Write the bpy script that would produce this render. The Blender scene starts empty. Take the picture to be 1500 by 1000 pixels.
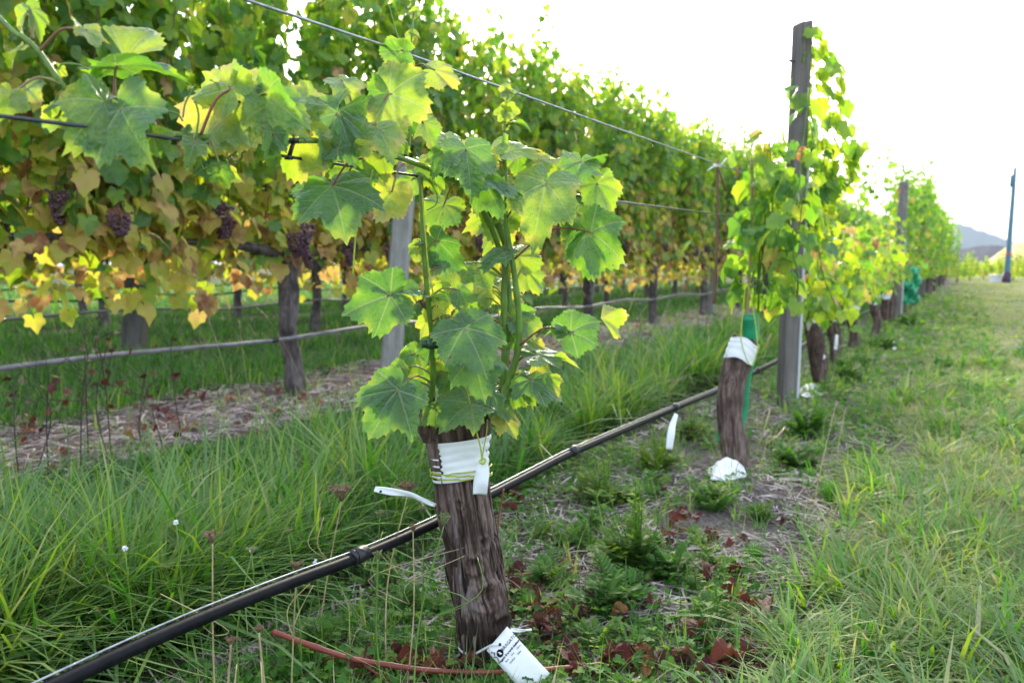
import bpy, math, random
import numpy as np
from mathutils import Vector, Matrix

R = math.radians
scene = bpy.context.scene
COL = scene.collection

USE_HAZE = True
# ------------------------------------------------------------------ camera maths (photo is 1500 x 1000)
YAW, PITCH, FPX, HCAM = R(29.9), R(5.56), 1150.0, 0.75
FH = np.array([-math.sin(YAW), math.cos(YAW), 0.0])
RT = np.array([math.cos(YAW), math.sin(YAW), 0.0])
UPZ = np.array([0, 0, 1.0])
FW = FH * math.cos(PITCH) - UPZ * math.sin(PITCH)
CU = FH * math.sin(PITCH) + UPZ * math.cos(PITCH)
CAM = np.array([0, 0, HCAM])

def ray(px, py):
    return FW + RT * ((px - 750) / FPX) + CU * ((500 - py) / FPX)
def P(px, py, d):                      # point seen at photo pixel (px, py), d metres along the lens axis
    return CAM + ray(px, py) * d
def G(px, py, z=0.0):                  # point on level z
    r = ray(px, py)
    return CAM + r * ((z - HCAM) / r[2])
def RP(px, py, X=-0.79):               # point on the vertical plane of a row
    r = ray(px, py)
    return CAM + r * (X / r[0])
def rowd(px):
    return min(1.62, max(0.74, 0.79 / max(0.05, 0.4985 - 0.867 * (px - 750) / FPX)))

# ------------------------------------------------------------------ noise
def _h(ix, iy, iz, seed):
    n = (ix.astype(np.int64) * 374761393 + iy.astype(np.int64) * 668265263 + iz.astype(np.int64) * 2147483647 + seed * 974634777) & 0xFFFFFFFF
    n = ((n ^ (n >> 13)) * 1274126177) & 0xFFFFFFFF
    n = n ^ (n >> 16)
    return (n & 0xFFFF) / 65535.0
def vn(x, y, z, seed=0):               # value noise 0..1
    x, y, z = np.broadcast_arrays(np.asarray(x, float), np.asarray(y, float), np.asarray(z, float))
    ix, iy, iz = np.floor(x).astype(np.int64), np.floor(y).astype(np.int64), np.floor(z).astype(np.int64)
    fx, fy, fz = x - ix, y - iy, z - iz
    fx, fy, fz = fx * fx * (3 - 2 * fx), fy * fy * (3 - 2 * fy), fz * fz * (3 - 2 * fz)
    r = 0
    for dx in (0, 1):
        for dy in (0, 1):
            for dz in (0, 1):
                w = (fx if dx else 1 - fx) * (fy if dy else 1 - fy) * (fz if dz else 1 - fz)
                r = r + w * _h(ix + dx, iy + dy, iz + dz, seed)
    return r

def ground_z(x, y):
    x = np.asarray(x, float); y = np.asarray(y, float)
    d = np.hypot(x, y)
    f = np.clip(1.3 - d / 60.0, 0, 1)
    return f * ((vn(x * 1.3, y * 1.3, 0, 3) - .5) * .035 + (vn(x * 5, y * 5, 0, 4) - .5) * .018)

# ------------------------------------------------------------------ mesh helpers
class Geo:
    def __init__(s):
        s.V, s.Q, s.T, s.A, s.n = [], [], [], {}, 0
    def add(s, V, Q=None, T=None, **A):
        V = np.asarray(V, float).reshape(-1, 3)
        if Q is not None and len(Q): s.Q.append(np.asarray(Q, np.int64).reshape(-1, 4) + s.n)
        if T is not None and len(T): s.T.append(np.asarray(T, np.int64).reshape(-1, 3) + s.n)
        for k, v in A.items():
            v = np.asarray(v, float)
            if v.ndim == 0: v = np.full(len(V), float(v))
            s.A.setdefault(k, []).append((s.n, v))
        s.V.append(V); s.n += len(V)
        return s
    def mesh(s, name, mat, smooth=True):
        V = np.concatenate(s.V) if s.V else np.zeros((0, 3))
        Q = np.concatenate(s.Q) if s.Q else np.zeros((0, 4), np.int64)
        T = np.concatenate(s.T) if s.T else np.zeros((0, 3), np.int64)
        me = bpy.data.meshes.new(name)
        me.vertices.add(len(V)); me.vertices.foreach_set('co', V.astype(np.float32).ravel())
        me.loops.add(Q.size + T.size); me.polygons.add(len(Q) + len(T))
        me.loops.foreach_set('vertex_index', np.concatenate([Q.ravel(), T.ravel()]).astype(np.int32))
        st = np.concatenate([np.arange(len(Q)) * 4, Q.size + np.arange(len(T)) * 3]).astype(np.int32)
        me.polygons.foreach_set('loop_start', st)
        me.polygons.foreach_set('use_smooth', np.full(len(st), smooth, bool))
        for k, L in s.A.items():
            vec = L[0][1].ndim == 2
            arr = np.zeros((len(V), 3) if vec else len(V), np.float32)
            for n0, v in L: arr[n0:n0 + len(v)] = v
            a = me.attributes.new(k, 'FLOAT_VECTOR' if vec else 'FLOAT', 'POINT')
            a.data.foreach_set('vector' if vec else 'value', arr.ravel())
        me.update(calc_edges=True)
        if mat: me.materials.append(mat)
        return me
    def obj(s, name, mat, parent=None, smooth=True, loc=None):
        if loc is not None:
            s.V = [v - np.asarray(loc, float) for v in s.V]
        o = bpy.data.objects.new(name, s.mesh(name, mat, smooth))
        COL.objects.link(o)
        if parent is not None: o.parent = parent
        elif loc is not None: o.location = loc
        return o

def tag(o, label=None, cat=None, group=None, kind=None):
    if label: o['label'] = label
    if cat: o['category'] = cat
    if group: o['group'] = group
    if kind: o['kind'] = kind
    return o
def thing(name, label, cat, loc=(0, 0, 0), rz=0, group=None):
    o = bpy.data.objects.new(name, None); COL.objects.link(o)
    o.empty_display_size = .1
    o.location = loc; o.rotation_euler = (0, 0, rz)
    return tag(o, label, cat, group)
def copy_tree(o, parent=None):
    c = o.copy(); COL.objects.link(c)
    if parent is not None: c.parent = parent
    for ch in o.children: copy_tree(ch, c)
    return c

def smooth_path(pts, n):
    pts = np.asarray(pts, float); m = len(pts)
    if m == 2:
        t = np.linspace(0, 1, n)[:, None]; return pts[0] * (1 - t) + pts[1] * t
    out = []
    ts = np.linspace(0, m - 1, n)
    for t in ts:
        i = min(int(t), m - 2); f = t - i
        p0, p1, p2, p3 = pts[max(i - 1, 0)], pts[i], pts[i + 1], pts[min(i + 2, m - 1)]
        out.append(.5 * (2 * p1 + (p2 - p0) * f + (2 * p0 - 5 * p1 + 4 * p2 - p3) * f * f + (3 * p1 - p0 - 3 * p2 + p3) * f ** 3))
    return np.array(out)
def frames(pts):
    T = np.gradient(pts, axis=0); T /= np.linalg.norm(T, axis=1)[:, None] + 1e-12
    a = np.array([0, 0, 1.0]) if abs(T[0][2]) < .9 else np.array([1.0, 0, 0])
    N = []
    n = a - T[0] * a.dot(T[0]); n /= np.linalg.norm(n)
    for t in T:
        n = n - t * n.dot(t); n /= np.linalg.norm(n) + 1e-12
        N.append(n)
    N = np.array(N); B = np.cross(T, N)
    return T, N, B
def tube(g, pts, rad, k=8, n=None, cap=True, **A):
    pts = np.asarray(pts, float)
    if n: 
        rad = np.interp(np.linspace(0, 1, n), np.linspace(0, 1, len(np.atleast_1d(rad))), np.atleast_1d(rad)) if np.ndim(rad) else rad
        pts = smooth_path(pts, n)
    m = len(pts)
    rad = np.full(m, float(rad)) if np.ndim(rad) == 0 else np.asarray(rad, float)
    T, N, B = frames(pts)
    a = np.arange(k) * 2 * math.pi / k
    V = pts[:, None] + rad[:, None, None] * (np.cos(a)[None, :, None] * N[:, None] + np.sin(a)[None, :, None] * B[:, None])
    V = V.reshape(-1, 3)
    i, j = np.meshgrid(np.arange(m - 1), np.arange(k), indexing='ij')
    j2 = (j + 1) % k
    Q = np.stack([i * k + j, i * k + j2, (i + 1) * k + j2, (i + 1) * k + j], -1).reshape(-1, 4)
    Tt = []
    if cap:
        V = np.concatenate([V, pts[:1], pts[-1:]])
        jj = np.arange(k); c0, c1 = m * k, m * k + 1
        Tt = np.concatenate([np.stack([np.full(k, c0), (jj + 1) % k, jj], -1),
                             np.stack([np.full(k, c1), (m - 1) * k + jj, (m - 1) * k + (jj + 1) % k], -1)])
    return g.add(V, Q, Tt, **A)
def box(g, c, sx, sy, sz, M=None, **A):
    s = np.array([[x, y, z] for z in (-.5, .5) for y in (-.5, .5) for x in (-.5, .5)]) * [sx, sy, sz]
    if M is not None: s = s @ np.asarray(M).T
    Q = [[0, 2, 3, 1], [4, 5, 7, 6], [0, 1, 5, 4], [2, 6, 7, 3], [0, 4, 6, 2], [1, 3, 7, 5]]
    return g.add(s + np.asarray(c), Q, **A)

# ------------------------------------------------------------------ materials
def mat(name):
    m = bpy.data.materials.new(name); m.use_nodes = True
    nt = m.node_tree; nt.nodes.clear()
    out = nt.nodes.new('ShaderNodeOutputMaterial')
    return m, nt, out
class N:
    def __init__(s, nt): s.nt = nt
    def __call__(s, t, **k):
        n = s.nt.nodes.new('ShaderNode' + t)
        for a, v in k.items():
            if a == 'inp':
                for kk, vv in v.items():
                    if hasattr(vv, 'is_linked') or isinstance(vv, bpy.types.NodeSocket): s.nt.links.new(vv, n.inputs[kk])
                    else: n.inputs[kk].default_value = vv
            else: setattr(n, a, v)
        return n
    def math(s, op, a, b=0.0, c=0.0):
        return s('Math', operation=op, inp={0: a, 1: b, 2: c}).outputs[0]
    def maprange(s, v, a, b, c=0.0, d=1.0, smooth=True):
        return s('MapRange', interpolation_type='SMOOTHSTEP' if smooth else 'LINEAR', inp={0: v, 1: a, 2: b, 3: c, 4: d}).outputs[0]
    def mix(s, f, a, b, mode='MIX'):
        n = s('Mix', data_type='RGBA', blend_type=mode)
        for i, v in ((0, f), (6, a), (7, b)):
            if isinstance(v, bpy.types.NodeSocket): s.nt.links.new(v, n.inputs[i])
            else: n.inputs[i].default_value = v if i == 0 or len(v) == 4 else (*v, 1)
        return n.outputs[2]
    def ramp(s, f, stops, interp='LINEAR'):
        n = s('ValToRGB'); n.color_ramp.interpolation = interp
        e = n.color_ramp.elements
        while len(e) < len(stops): e.new(.5)
        for i, (p, c) in enumerate(stops):
            e[i].position = p; e[i].color = (*c, 1)
        s.nt.links.new(f, n.inputs[0]); return n.outputs[0]
    def attr(s, name, out='Fac'):
        return s('Attribute', attribute_name=name).outputs[out]
    def noise(s, vec, scale, detail=3, rough=.55, dist=0.0, out='Fac'):
        n = s('TexNoise', inp={'Scale': scale, 'Detail': detail, 'Roughness': rough, 'Distortion': dist})
        if vec is not None: s.nt.links.new(vec, n.inputs['Vector'])
        return n.outputs[out]
    def mapping(s, vec, scale=(1, 1, 1)):
        n = s('Mapping', inp={'Scale': scale}); s.nt.links.new(vec, n.inputs['Vector']); return n.outputs[0]

def leafy(name, refl, trans, tfac=.45, rough=.42, spec=.5, veins=False, nscale=9.0, sheen=None, bumpy=0.0):
    m, nt, out = mat(name); n = N(nt)
    tint = n.attr('tint')
    tex = n('TexCoord').outputs['Object']
    nz = n.noise(tex, nscale * 3, 3)
    t2 = n.math('ADD', tint, n.maprange(nz, .3, .7, -.09, .09))
    height = None
    if veins:
        sep = n('SeparateXYZ', inp={0: n.attr('vt', 'Vector')})
        d, t, edge = sep.outputs[0], sep.outputs[1], sep.outputs[2]
        t2 = n.math('ADD', t2, n.math('MULTIPLY', n.maprange(edge, .72, 1.0), n.maprange(nz, .35, .65, -.02, .20)))
    c1 = n.ramp(t2, refl); c2 = n.ramp(t2, trans)
    if veins:          # brown flecks and a few scorched patches
        sp = n.math('MULTIPLY', n.maprange(n.noise(tex, 140, 2), .66, .70), n.maprange(n.noise(tex, 22, 2), .50, .60))
        c1 = n.mix(n.math('MULTIPLY', sp, .85), c1, (.11, .055, .02)); c2 = n.mix(n.math('MULTIPLY', sp, .85), c2, (.12, .05, .01))
    if veins:
        w = n.maprange(t, 0, 1, .026, .010, False)
        main = n.maprange(n.math('DIVIDE', d, w), .5, 1.3, 1, 0)
        s_ = n.math('SUBTRACT', t, n.math('MULTIPLY', d, .85))
        fr = n.math('FRACT', n.math('MULTIPLY', s_, 6.5))
        tri = n.math('ABSOLUTE', n.math('SUBTRACT', fr, .5))
        sec = n.math('MULTIPLY', n.maprange(tri, .0, .075, 1, 0), n.maprange(d, .0, .30, .75, .25))
        fr2 = n.math('FRACT', n.math('MULTIPLY', n.math('ADD', t, n.math('MULTIPLY', d, 1.6)), 15))
        ter = n.math('MULTIPLY', n.maprange(n.math('ABSOLUTE', n.math('SUBTRACT', fr2, .5)), 0, .12, 1, 0), .22)
        v = n.math('MAXIMUM', n.math('MAXIMUM', main, n.math('MULTIPLY', sec, .7)), ter)
        c1 = n.mix(n.math('MULTIPLY', v, .55), c1, (.34, .46, .16))
        c2 = n.mix(n.math('MULTIPLY', v, .35), c2, (.55, .62, .20))
        cell = n('TexVoronoi', feature='SMOOTH_F1', inp={'Scale': 170.0, 'Vector': tex})
        height = n.math('ADD', n.math('MULTIPLY', v, -.8), n.math('MULTIPLY', cell.outputs['Distance'], -1.1))
        height = n.math('ADD', height, n.math('MULTIPLY', n.noise(tex, 60, 2), 1.2))
    back = n('NewGeometry').outputs['Backfacing']
    c1 = n.mix(n.math('MULTIPLY', back, .45), c1, (.24, .33, .16))
    pr = n('BsdfPrincipled', inp={'Base Color': c1, 'Roughness': rough, 'Specular IOR Level': spec})
    if sheen:
        pr.inputs['Sheen Weight'].default_value = sheen; pr.inputs['Sheen Roughness'].default_value = .35; pr.inputs['Sheen Tint'].default_value = (.85, .92, 1, 1)
    if veins:
        n.nt.links.new(n.maprange(n.noise(tex, 30, 2), .3, .7, rough - .08, rough + .12), pr.inputs['Roughness'])
        b = n('Bump', inp={'Strength': 1.0, 'Distance': .0036, 'Height': height})
        nt.links.new(b.outputs[0], pr.inputs['Normal'])
    elif bumpy:
        b = n('Bump', inp={'Strength': bumpy, 'Distance': .004, 'Height': n.noise(tex, 55, 2)})
        nt.links.new(b.outputs[0], pr.inputs['Normal'])
    tr = n('BsdfTranslucent', inp={'Color': c2})
    mx = n('MixShader', inp={0: tfac, 1: pr.outputs[0], 2: tr.outputs[0]})
    nt.links.new(mx.outputs[0], out.inputs[0])
    return m
GREEN_R = [(0, (.040, .110, .048)), (.3, (.085, .20, .055)), (.55, (.20, .33, .05)), (.70, (.46, .44, .07)), (.86, (.54, .38, .14)), (1, (.24, .10, .05))]
GREEN_T = [(0, (.07, .28, .02)), (.3, (.24, .52, .02)), (.55, (.56, .72, .02)), (.70, (.78, .70, .07)), (.86, (.74, .50, .16)), (1, (.36, .14, .05))]
M = {}
M['vine_leaf'] = leafy('vine_leaf', GREEN_R, GREEN_T, .48, .34, .7, veins=True, sheen=.8)
M['row_leaf'] = leafy('row_leaf', GREEN_R, GREEN_T, .55, .42, .4, nscale=5, bumpy=.3)
M['grass'] = leafy('grass', [(0, (.018, .070, .016)), (.35, (.055, .175, .022)), (.6, (.24, .35, .045)), (.8, (.50, .45, .20)), (1, (.58, .49, .34))],
                   [(0, (.05, .22, .01)), (.35, (.15, .44, .02)), (.6, (.46, .62, .03)), (.8, (.5, .45, .15)), (1, (.45, .36, .2))], .45, .5, .22, nscale=2)
M['weed'] = leafy('weed', [(0, (.03, .10, .02)), (.4, (.055, .17, .025)), (.7, (.15, .25, .04)), (1, (.20, .10, .05))],
                  [(0, (.06, .22, .01)), (.4, (.2, .45, .03)), (.7, (.42, .5, .05)), (1, (.25, .12, .04))], .45, .55, .15, nscale=6)
M['dead_leaf'] = leafy('dead_leaf', [(0, (.055, .011, .011)), (.5, (.125, .024, .017)), (.75, (.26, .085, .035)), (1, (.38, .18, .07))],
                       [(0, (.10, .012, .01)), (.5, (.2, .03, .015)), (.75, (.3, .08, .03)), (1, (.5, .2, .05))], .18, .5, .4, nscale=8, bumpy=.8)

def simple(name, c, rough=.6, metal=0.0, spec=.5, var=.25, scale=30, bump=0.0, stretch=(1, 1, 1), c2=None):
    m, nt, out = mat(name); n = N(nt)
    v = n.mapping(n('TexCoord').outputs['Object'], stretch)
    nz = n.noise(v, scale, 5, .6)
    f = n.maprange(nz, .3, .7)
    ca = tuple(x * (1 - var) for x in c) if c2 is None else c2
    cb = tuple(min(1, x * (1 + var)) for x in c) if c2 is None else c
    pr = n('BsdfPrincipled', inp={'Base Color': n.mix(f, ca, cb), 'Roughness': rough, 'Metallic': metal, 'Specular IOR Level': spec})
    if bump:
        b = n('Bump', inp={'Strength': bump, 'Distance': .004, 'Height': nz}); nt.links.new(b.outputs[0], pr.inputs['Normal'])
    nt.links.new(pr.outputs[0], out.inputs[0])
    return m
M['stem'] = simple('green_stem', (.13, .25, .035), .4, var=.2, scale=40, c2=(.09, .16, .025))
M['petiole'] = simple('petiole', (.20, .22, .05), .45, scale=25, c2=(.20, .075, .05))
M['redpetiole'] = simple('red_petiole', (.26, .06, .04), .4, scale=30, c2=(.16, .035, .03))
M['cane'] = simple('brown_cane', (.16, .085, .045), .7, scale=20, stretch=(1, 1, .2), bump=.3)
M['pipe'] = simple('black_pipe', (.010, .010, .012), .5, spec=.13, var=.5, scale=38, bump=.15, c2=(.005, .005, .007))
M['greypipe'] = simple('weathered_pipe', (.16, .155, .165), .5, var=.35, scale=14, bump=.1)
M['wire'] = simple('galvanised_wire', (.30, .32, .36), .4, metal=.7, var=.3, scale=50)
M['darkwire'] = simple('dark_wire', (.05, .055, .07), .45, metal=.5, var=.3, scale=50)
M['tape'] = simple('white_tape', (.78, .80, .84), .5, var=.05, scale=25, bump=.12)
M['paper'] = simple('white_paper', (.80, .81, .84), .45, var=.03, scale=20)
M['twine'] = simple('yellow_twine', (.38, .45, .04), .6, var=.2, scale=90)
M['ink'] = simple('dark_ink', (.02, .022, .06), .6, var=.1)
M['clip'] = simple('dark_green_plastic', (.012, .045, .02), .35, var=.2)
M['blackplastic'] = simple('black_plastic', (.012, .012, .014), .4, var=.2)
M['sleeve'] = simple('green_plastic_sleeve', (.01, .30, .13), .4, var=.25, scale=12)
M['bamboo'] = simple('bamboo_stake', (.36, .24, .15), .6, var=.25, scale=14, stretch=(1, 1, .2))
M['straw'] = simple('straw', (.56, .47, .45), .9, spec=.1, var=.45, scale=7, c2=(.24, .19, .19))
M['seed'] = simple('dry_seed', (.20, .12, .075), .8, var=.5, scale=80)
M['greenseed'] = simple('green_seed', (.17, .20, .075), .8, var=.4, scale=80)
M['drystem'] = simple('dry_stem', (.36, .29, .15), .7, var=.3, scale=30)
M['deadstem'] = simple('dead_weed_stem', (.05, .032, .028), .85, var=.4, scale=30)
M['redcane'] = simple('red_brown_cane', (.19, .035, .022), .5, var=.35, scale=16, stretch=(1, 1, 1), bump=.2)
M['grape'] = simple('dusty_grape', (.13, .055, .075), .42, var=.5, scale=45, c2=(.055, .022, .035))
M['stone'] = simple('white_scrap', (.72, .72, .76), .6, var=.12, scale=9, bump=.15)

def bark(name, dark, mid, pale, scale=1.0, zs=.12):
    m, nt, out = mat(name); n = N(nt)
    tex = n('TexCoord').outputs['Object']
    v = n.mapping(tex, (1, 1, zs))
    a = n.noise(v, 190 * scale, 6, .7, .8)
    b = n.noise(v, 48 * scale, 4, .6, 1.2)
    big = n.noise(tex, 9, 3)
    hh = n.attr('bark')
    f = n.math('ADD', n.math('MULTIPLY', a, .55), n.math('MULTIPLY', b, .45))
    f = n.math('ADD', f, n.math('MULTIPLY', hh, .35))
    c = n.ramp(f, [(.33, dark), (.52, mid), (.72, pale)])
    c = n.mix(n.maprange(big, .45, .7), c, tuple(x * .55 for x in mid))
    wood = n.attr('wood')
    wc = n.ramp(a, [(.35, (.10, .075, .07)), (.65, (.30, .245, .24))])
    c = n.mix(wood, c, wc)
    wet = n.attr('wet')
    c = n.mix(wet, c, tuple(x * .5 for x in dark))
    pr = n('BsdfPrincipled', inp={'Base Color': c, 'Roughness': .82, 'Specular IOR Level': .25})
    bp = n('Bump', inp={'Strength': 1.0, 'Distance': .006, 'Height': f})
    nt.links.new(bp.outputs[0], pr.inputs['Normal'])
    nt.links.new(pr.outputs[0], out.inputs[0])
    return m
M['bark'] = bark('old_vine_bark', (.012, .007, .006), (.082, .051, .041), (.25, .185, .16))
M['rowbark'] = bark('row_vine_bark', (.022, .018, .018), (.085, .070, .070), (.21, .18, .175), .6, .15)
def timber(name, a, b, zs=.05, scale=40):
    m, nt, out = mat(name); n = N(nt)
    tex = n('TexCoord').outputs['Object']
    v = n.mapping(tex, (1, 1, zs))
    f = n.noise(v, scale, 6, .7, .4)
    g_ = n.noise(tex, 4, 3)
    f2 = n.math('ADD', n.math('MULTIPLY', f, .75), n.math('MULTIPLY', g_, .25))
    c = n.ramp(f2, [(.36, a), (.64, b)])
    pr = n('BsdfPrincipled', inp={'Base Color': c, 'Roughness': .8, 'Specular IOR Level': .3})
    bp = n('Bump', inp={'Strength': .5, 'Distance': .003, 'Height': f}); nt.links.new(bp.outputs[0], pr.inputs['Normal'])
    nt.links.new(pr.outputs[0], out.inputs[0]); return m
M['post'] = timber('grey_post', (.085, .076, .072), (.21, .19, .175))
M['palepost'] = timber('pale_post', (.17, .165, .155), (.32, .31, .29))
M['darkpost'] = timber('dark_post', (.06, .055, .055), (.14, .13, .125))
M['strip'] = timber('pale_strip', (.42, .43, .44), (.62, .63, .64))

def ground_mat():
    m, nt, out = mat('vineyard_ground'); n = N(nt)
    pos = n('NewGeometry').outputs['Position']
    sep = n('SeparateXYZ', inp={0: pos}); X, Y = sep.outputs[0], sep.outputs[1]
    wob = n.maprange(n.noise(pos, 2.2, 3), .2, .8, -.28, .28)
    Xw = n.math('ADD', X, wob)
    fine = n.noise(pos, 70, 6, .7)
    med = n.noise(pos, 9, 4, .6)
    big = n.noise(pos, .9, 3)
    mulch = n.ramp(fine, [(.3, (.035, .027, .026)), (.5, (.11, .088, .082)), (.72, (.26, .225, .215))])
    soil = n.ramp(fine, [(.3, (.018, .022, .010)), (.7, (.055, .07, .025))])
    turf = n.ramp(n.math('ADD', n.math('MULTIPLY', fine, .5), n.math('MULTIPLY', big, .5)), [(.35, (.07, .095, .03)), (.5, (.17, .17, .075)), (.65, (.30, .26, .16))])
    def band(c, w):     # 1 inside a strip of half width w round X = c
        return n.maprange(n.math('ABSOLUTE', n.math('SUBTRACT', Xw, c)), w - .12, w + .12, 1, 0)
    s1 = band(-.72, .42); s2 = band(-3.35, .52)
    right = n.maprange(Xw, -.45, -.1)
    c = n.mix(right, soil, turf)
    c = n.mix(s1, c, mulch)
    mulch2 = n.mix(n.maprange(med, .4, .65), mulch, (.12, .055, .035))
    c = n.mix(s2, c, mulch2)
    pr = n('BsdfPrincipled', inp={'Base Color': c, 'Roughness': .95, 'Specular IOR Level': .15})
    bp = n('Bump', inp={'Strength': .8, 'Distance': .012, 'Height': fine}); nt.links.new(bp.outputs[0], pr.inputs['Normal'])
    nt.links.new(pr.outputs[0], out.inputs[0]); return m
M['ground'] = ground_mat()
# ------------------------------------------------------------------ grape leaf
VEINS = np.array([0, 52.5, -52.5, 105, -105]) * math.pi / 180
def outline(theta, rng, teeth=.075, lobed=1.0):
    a = np.abs(np.degrees(theta))
    cp = np.array([0, 14, 27, 40, 52, 66, 80, 94, 106, 122, 138, 152, 164, 172, 180])
    rr = np.array([1.0, .90, .74, .78, .86, .76, .60, .62, .66, .60, .52, .46, .37, .22, .08])
    base = .80 - .15 * (cp / 120.0)
    rr = np.where(cp < 150, base + (rr - base) * lobed, rr)
    L = np.interp(a, cp, rr * (1 + rng.normal(0, .03, len(cp))))
    Rr = np.interp(a, cp, rr * (1 + rng.normal(0, .03, len(cp))))
    r = np.where(theta >= 0, L, Rr)
    return r
def leaf_template(seed, nA=144, nR=7, teeth=.085, lobed=1.0):
    rng = np.random.default_rng(seed)
    th = -math.pi + (np.arange(nA) + .0) * 2 * math.pi / nA
    r = outline(th, rng, lobed=lobed)
    if teeth:
        step = max(1, round(nA / 36))
        ph = (np.arange(nA) + step // 2) % step
        prof = 1 - np.abs(ph - step / 2.0) / (step / 2.0)
        prof = prof ** 1.3
        nt_ = nA // step + 1
        amp = np.repeat(rng.uniform(.5, 1.25, nt_), step)[:nA]
        fade = np.clip((math.pi - np.abs(th)) / .5, 0, 1)
        r = r * (1 - teeth * .5 + teeth * 1.1 * prof * amp * fade)
    rings = (np.arange(1, nR + 1) / nR)
    V = [[0, 0, 0]]; D = [[0, 0, 0]]
    for q in rings:
        rad = r * q
        dlt = np.min(np.abs(th[:, None] - VEINS[None]), axis=1)
        V += np.stack([rad * np.cos(th), rad * np.sin(th), np.zeros(nA)], -1).tolist()
        D += np.stack([rad * np.sin(np.minimum(dlt, 1.5)), rad * np.cos(np.minimum(dlt, 1.5)), np.full(nA, q)], -1).tolist()
    T = [[0, 1 + j, 1 + (j + 1) % nA] for j in range(nA)]
    Q = []
    for k in range(nR - 1):
        for j in range(nA):
            j2 = (j + 1) % nA
            Q.append([1 + k * nA + j, 1 + (k + 1) * nA + j, 1 + (k + 1) * nA + j2, 1 + k * nA + j2])
    # open the petiole sinus: the wedge round theta = pi stays a notch (skip faces there)
    cut = {0, nA - 1}
    T = [t for j, t in enumerate(T) if j not in cut]
    Q = [q for i, q in enumerate(Q) if (i % nA) not in cut]
    return np.array(V), np.array(Q), np.array(T), np.array(D)
def deform(V, rng, droop=.25, fold=.12, wave=.06, cup=.0, curl=0.0, tipcurl=0.0):
    V = V.copy(); x, y = V[:, 0].copy(), V[:, 1].copy()
    rad = np.hypot(x, y); th = np.arctan2(y, x)
    z = -droop * np.clip(x, -.3, 2) ** 2 * .8 + fold * np.abs(y) - cup * rad ** 2
    ph = rng.uniform(0, 6.28, 4)
    z += wave * rad ** 1.5 * (np.sin(3 * th + ph[0]) + .6 * np.sin(5 * th + ph[1]) + .35 * np.sin(9 * th + ph[2]))
    dl = np.min(np.abs(th[:, None] - VEINS[None]), axis=1)
    z += .17 * rad * np.clip(dl, 0, .46) * (1.0)            # blade puffs up between veins
    z += wave * .5 * (vn(x * 4 + 7, y * 4, ph[3] * 3, 5) - .5) * rad
    if curl:
        e = np.clip(rad - .55, 0, 1); z += curl * e ** 2 * 2.2 * np.sign(np.sin(2 * th + ph[0]) + .3)
    V[:, 2] = z
    if tipcurl:
        k = np.clip(x - .35, 0, 1); V[:, 2] -= tipcurl * k ** 2 * 1.8; V[:, 0] -= abs(tipcurl) * k ** 2 * .5
    return V

# ------------------------------------------------------------------ background foliage
LOWT = []
for sd in range(6):
    V_, Q_, T_, D_ = leaf_template(500 + sd, nA=24, nR=2, teeth=0, lobed=1.15)
    rg = np.random.default_rng(900 + sd)
    r_ = np.ones(len(V_)); r_[25:] = rg.uniform(.9, 1.1, 24)
    V_ = V_ * r_[:, None]
    V_ = deform(V_, rg, droop=rg.uniform(.1, .5), fold=rg.uniform(-.1, .3), wave=.10)
    LOWT.append((V_, Q_, T_))
def put_leaves(g, pos, tip, nrm, size, tint):
    """many low leaves: pos = petiole junction, tip = midrib direction, nrm = approx upper side"""
    pos, tip, nrm = (np.asarray(a, float) for a in (pos, tip, nrm))
    size, tint = np.asarray(size, float), np.asarray(tint, float)
    tip = tip / (np.linalg.norm(tip, axis=1)[:, None] + 1e-9)
    nrm = nrm - tip * np.sum(nrm * tip, 1)[:, None]
    nrm = nrm / (np.linalg.norm(nrm, axis=1)[:, None] + 1e-9)
    side = np.cross(nrm, tip)
    which = np.arange(len(pos)) % len(LOWT)
    for w, (V0, Q0, T0) in enumerate(LOWT):
        s = which == w; m = int(s.sum())
        if not m: continue
        Vv = (V0[None, :, 0:1] * tip[s][:, None] + V0[None, :, 1:2] * side[s][:, None] + V0[None, :, 2:3] * nrm[s][:, None]) * size[s][:, None, None] + pos[s][:, None]
        k = len(V0); off = (np.arange(m) * k)[:, None, None]
        g.add(Vv.reshape(-1, 3), (Q0[None] + off).reshape(-1, 4), (T0[None] + off).reshape(-1, 3), tint=np.repeat(tint[s], k))

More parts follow.
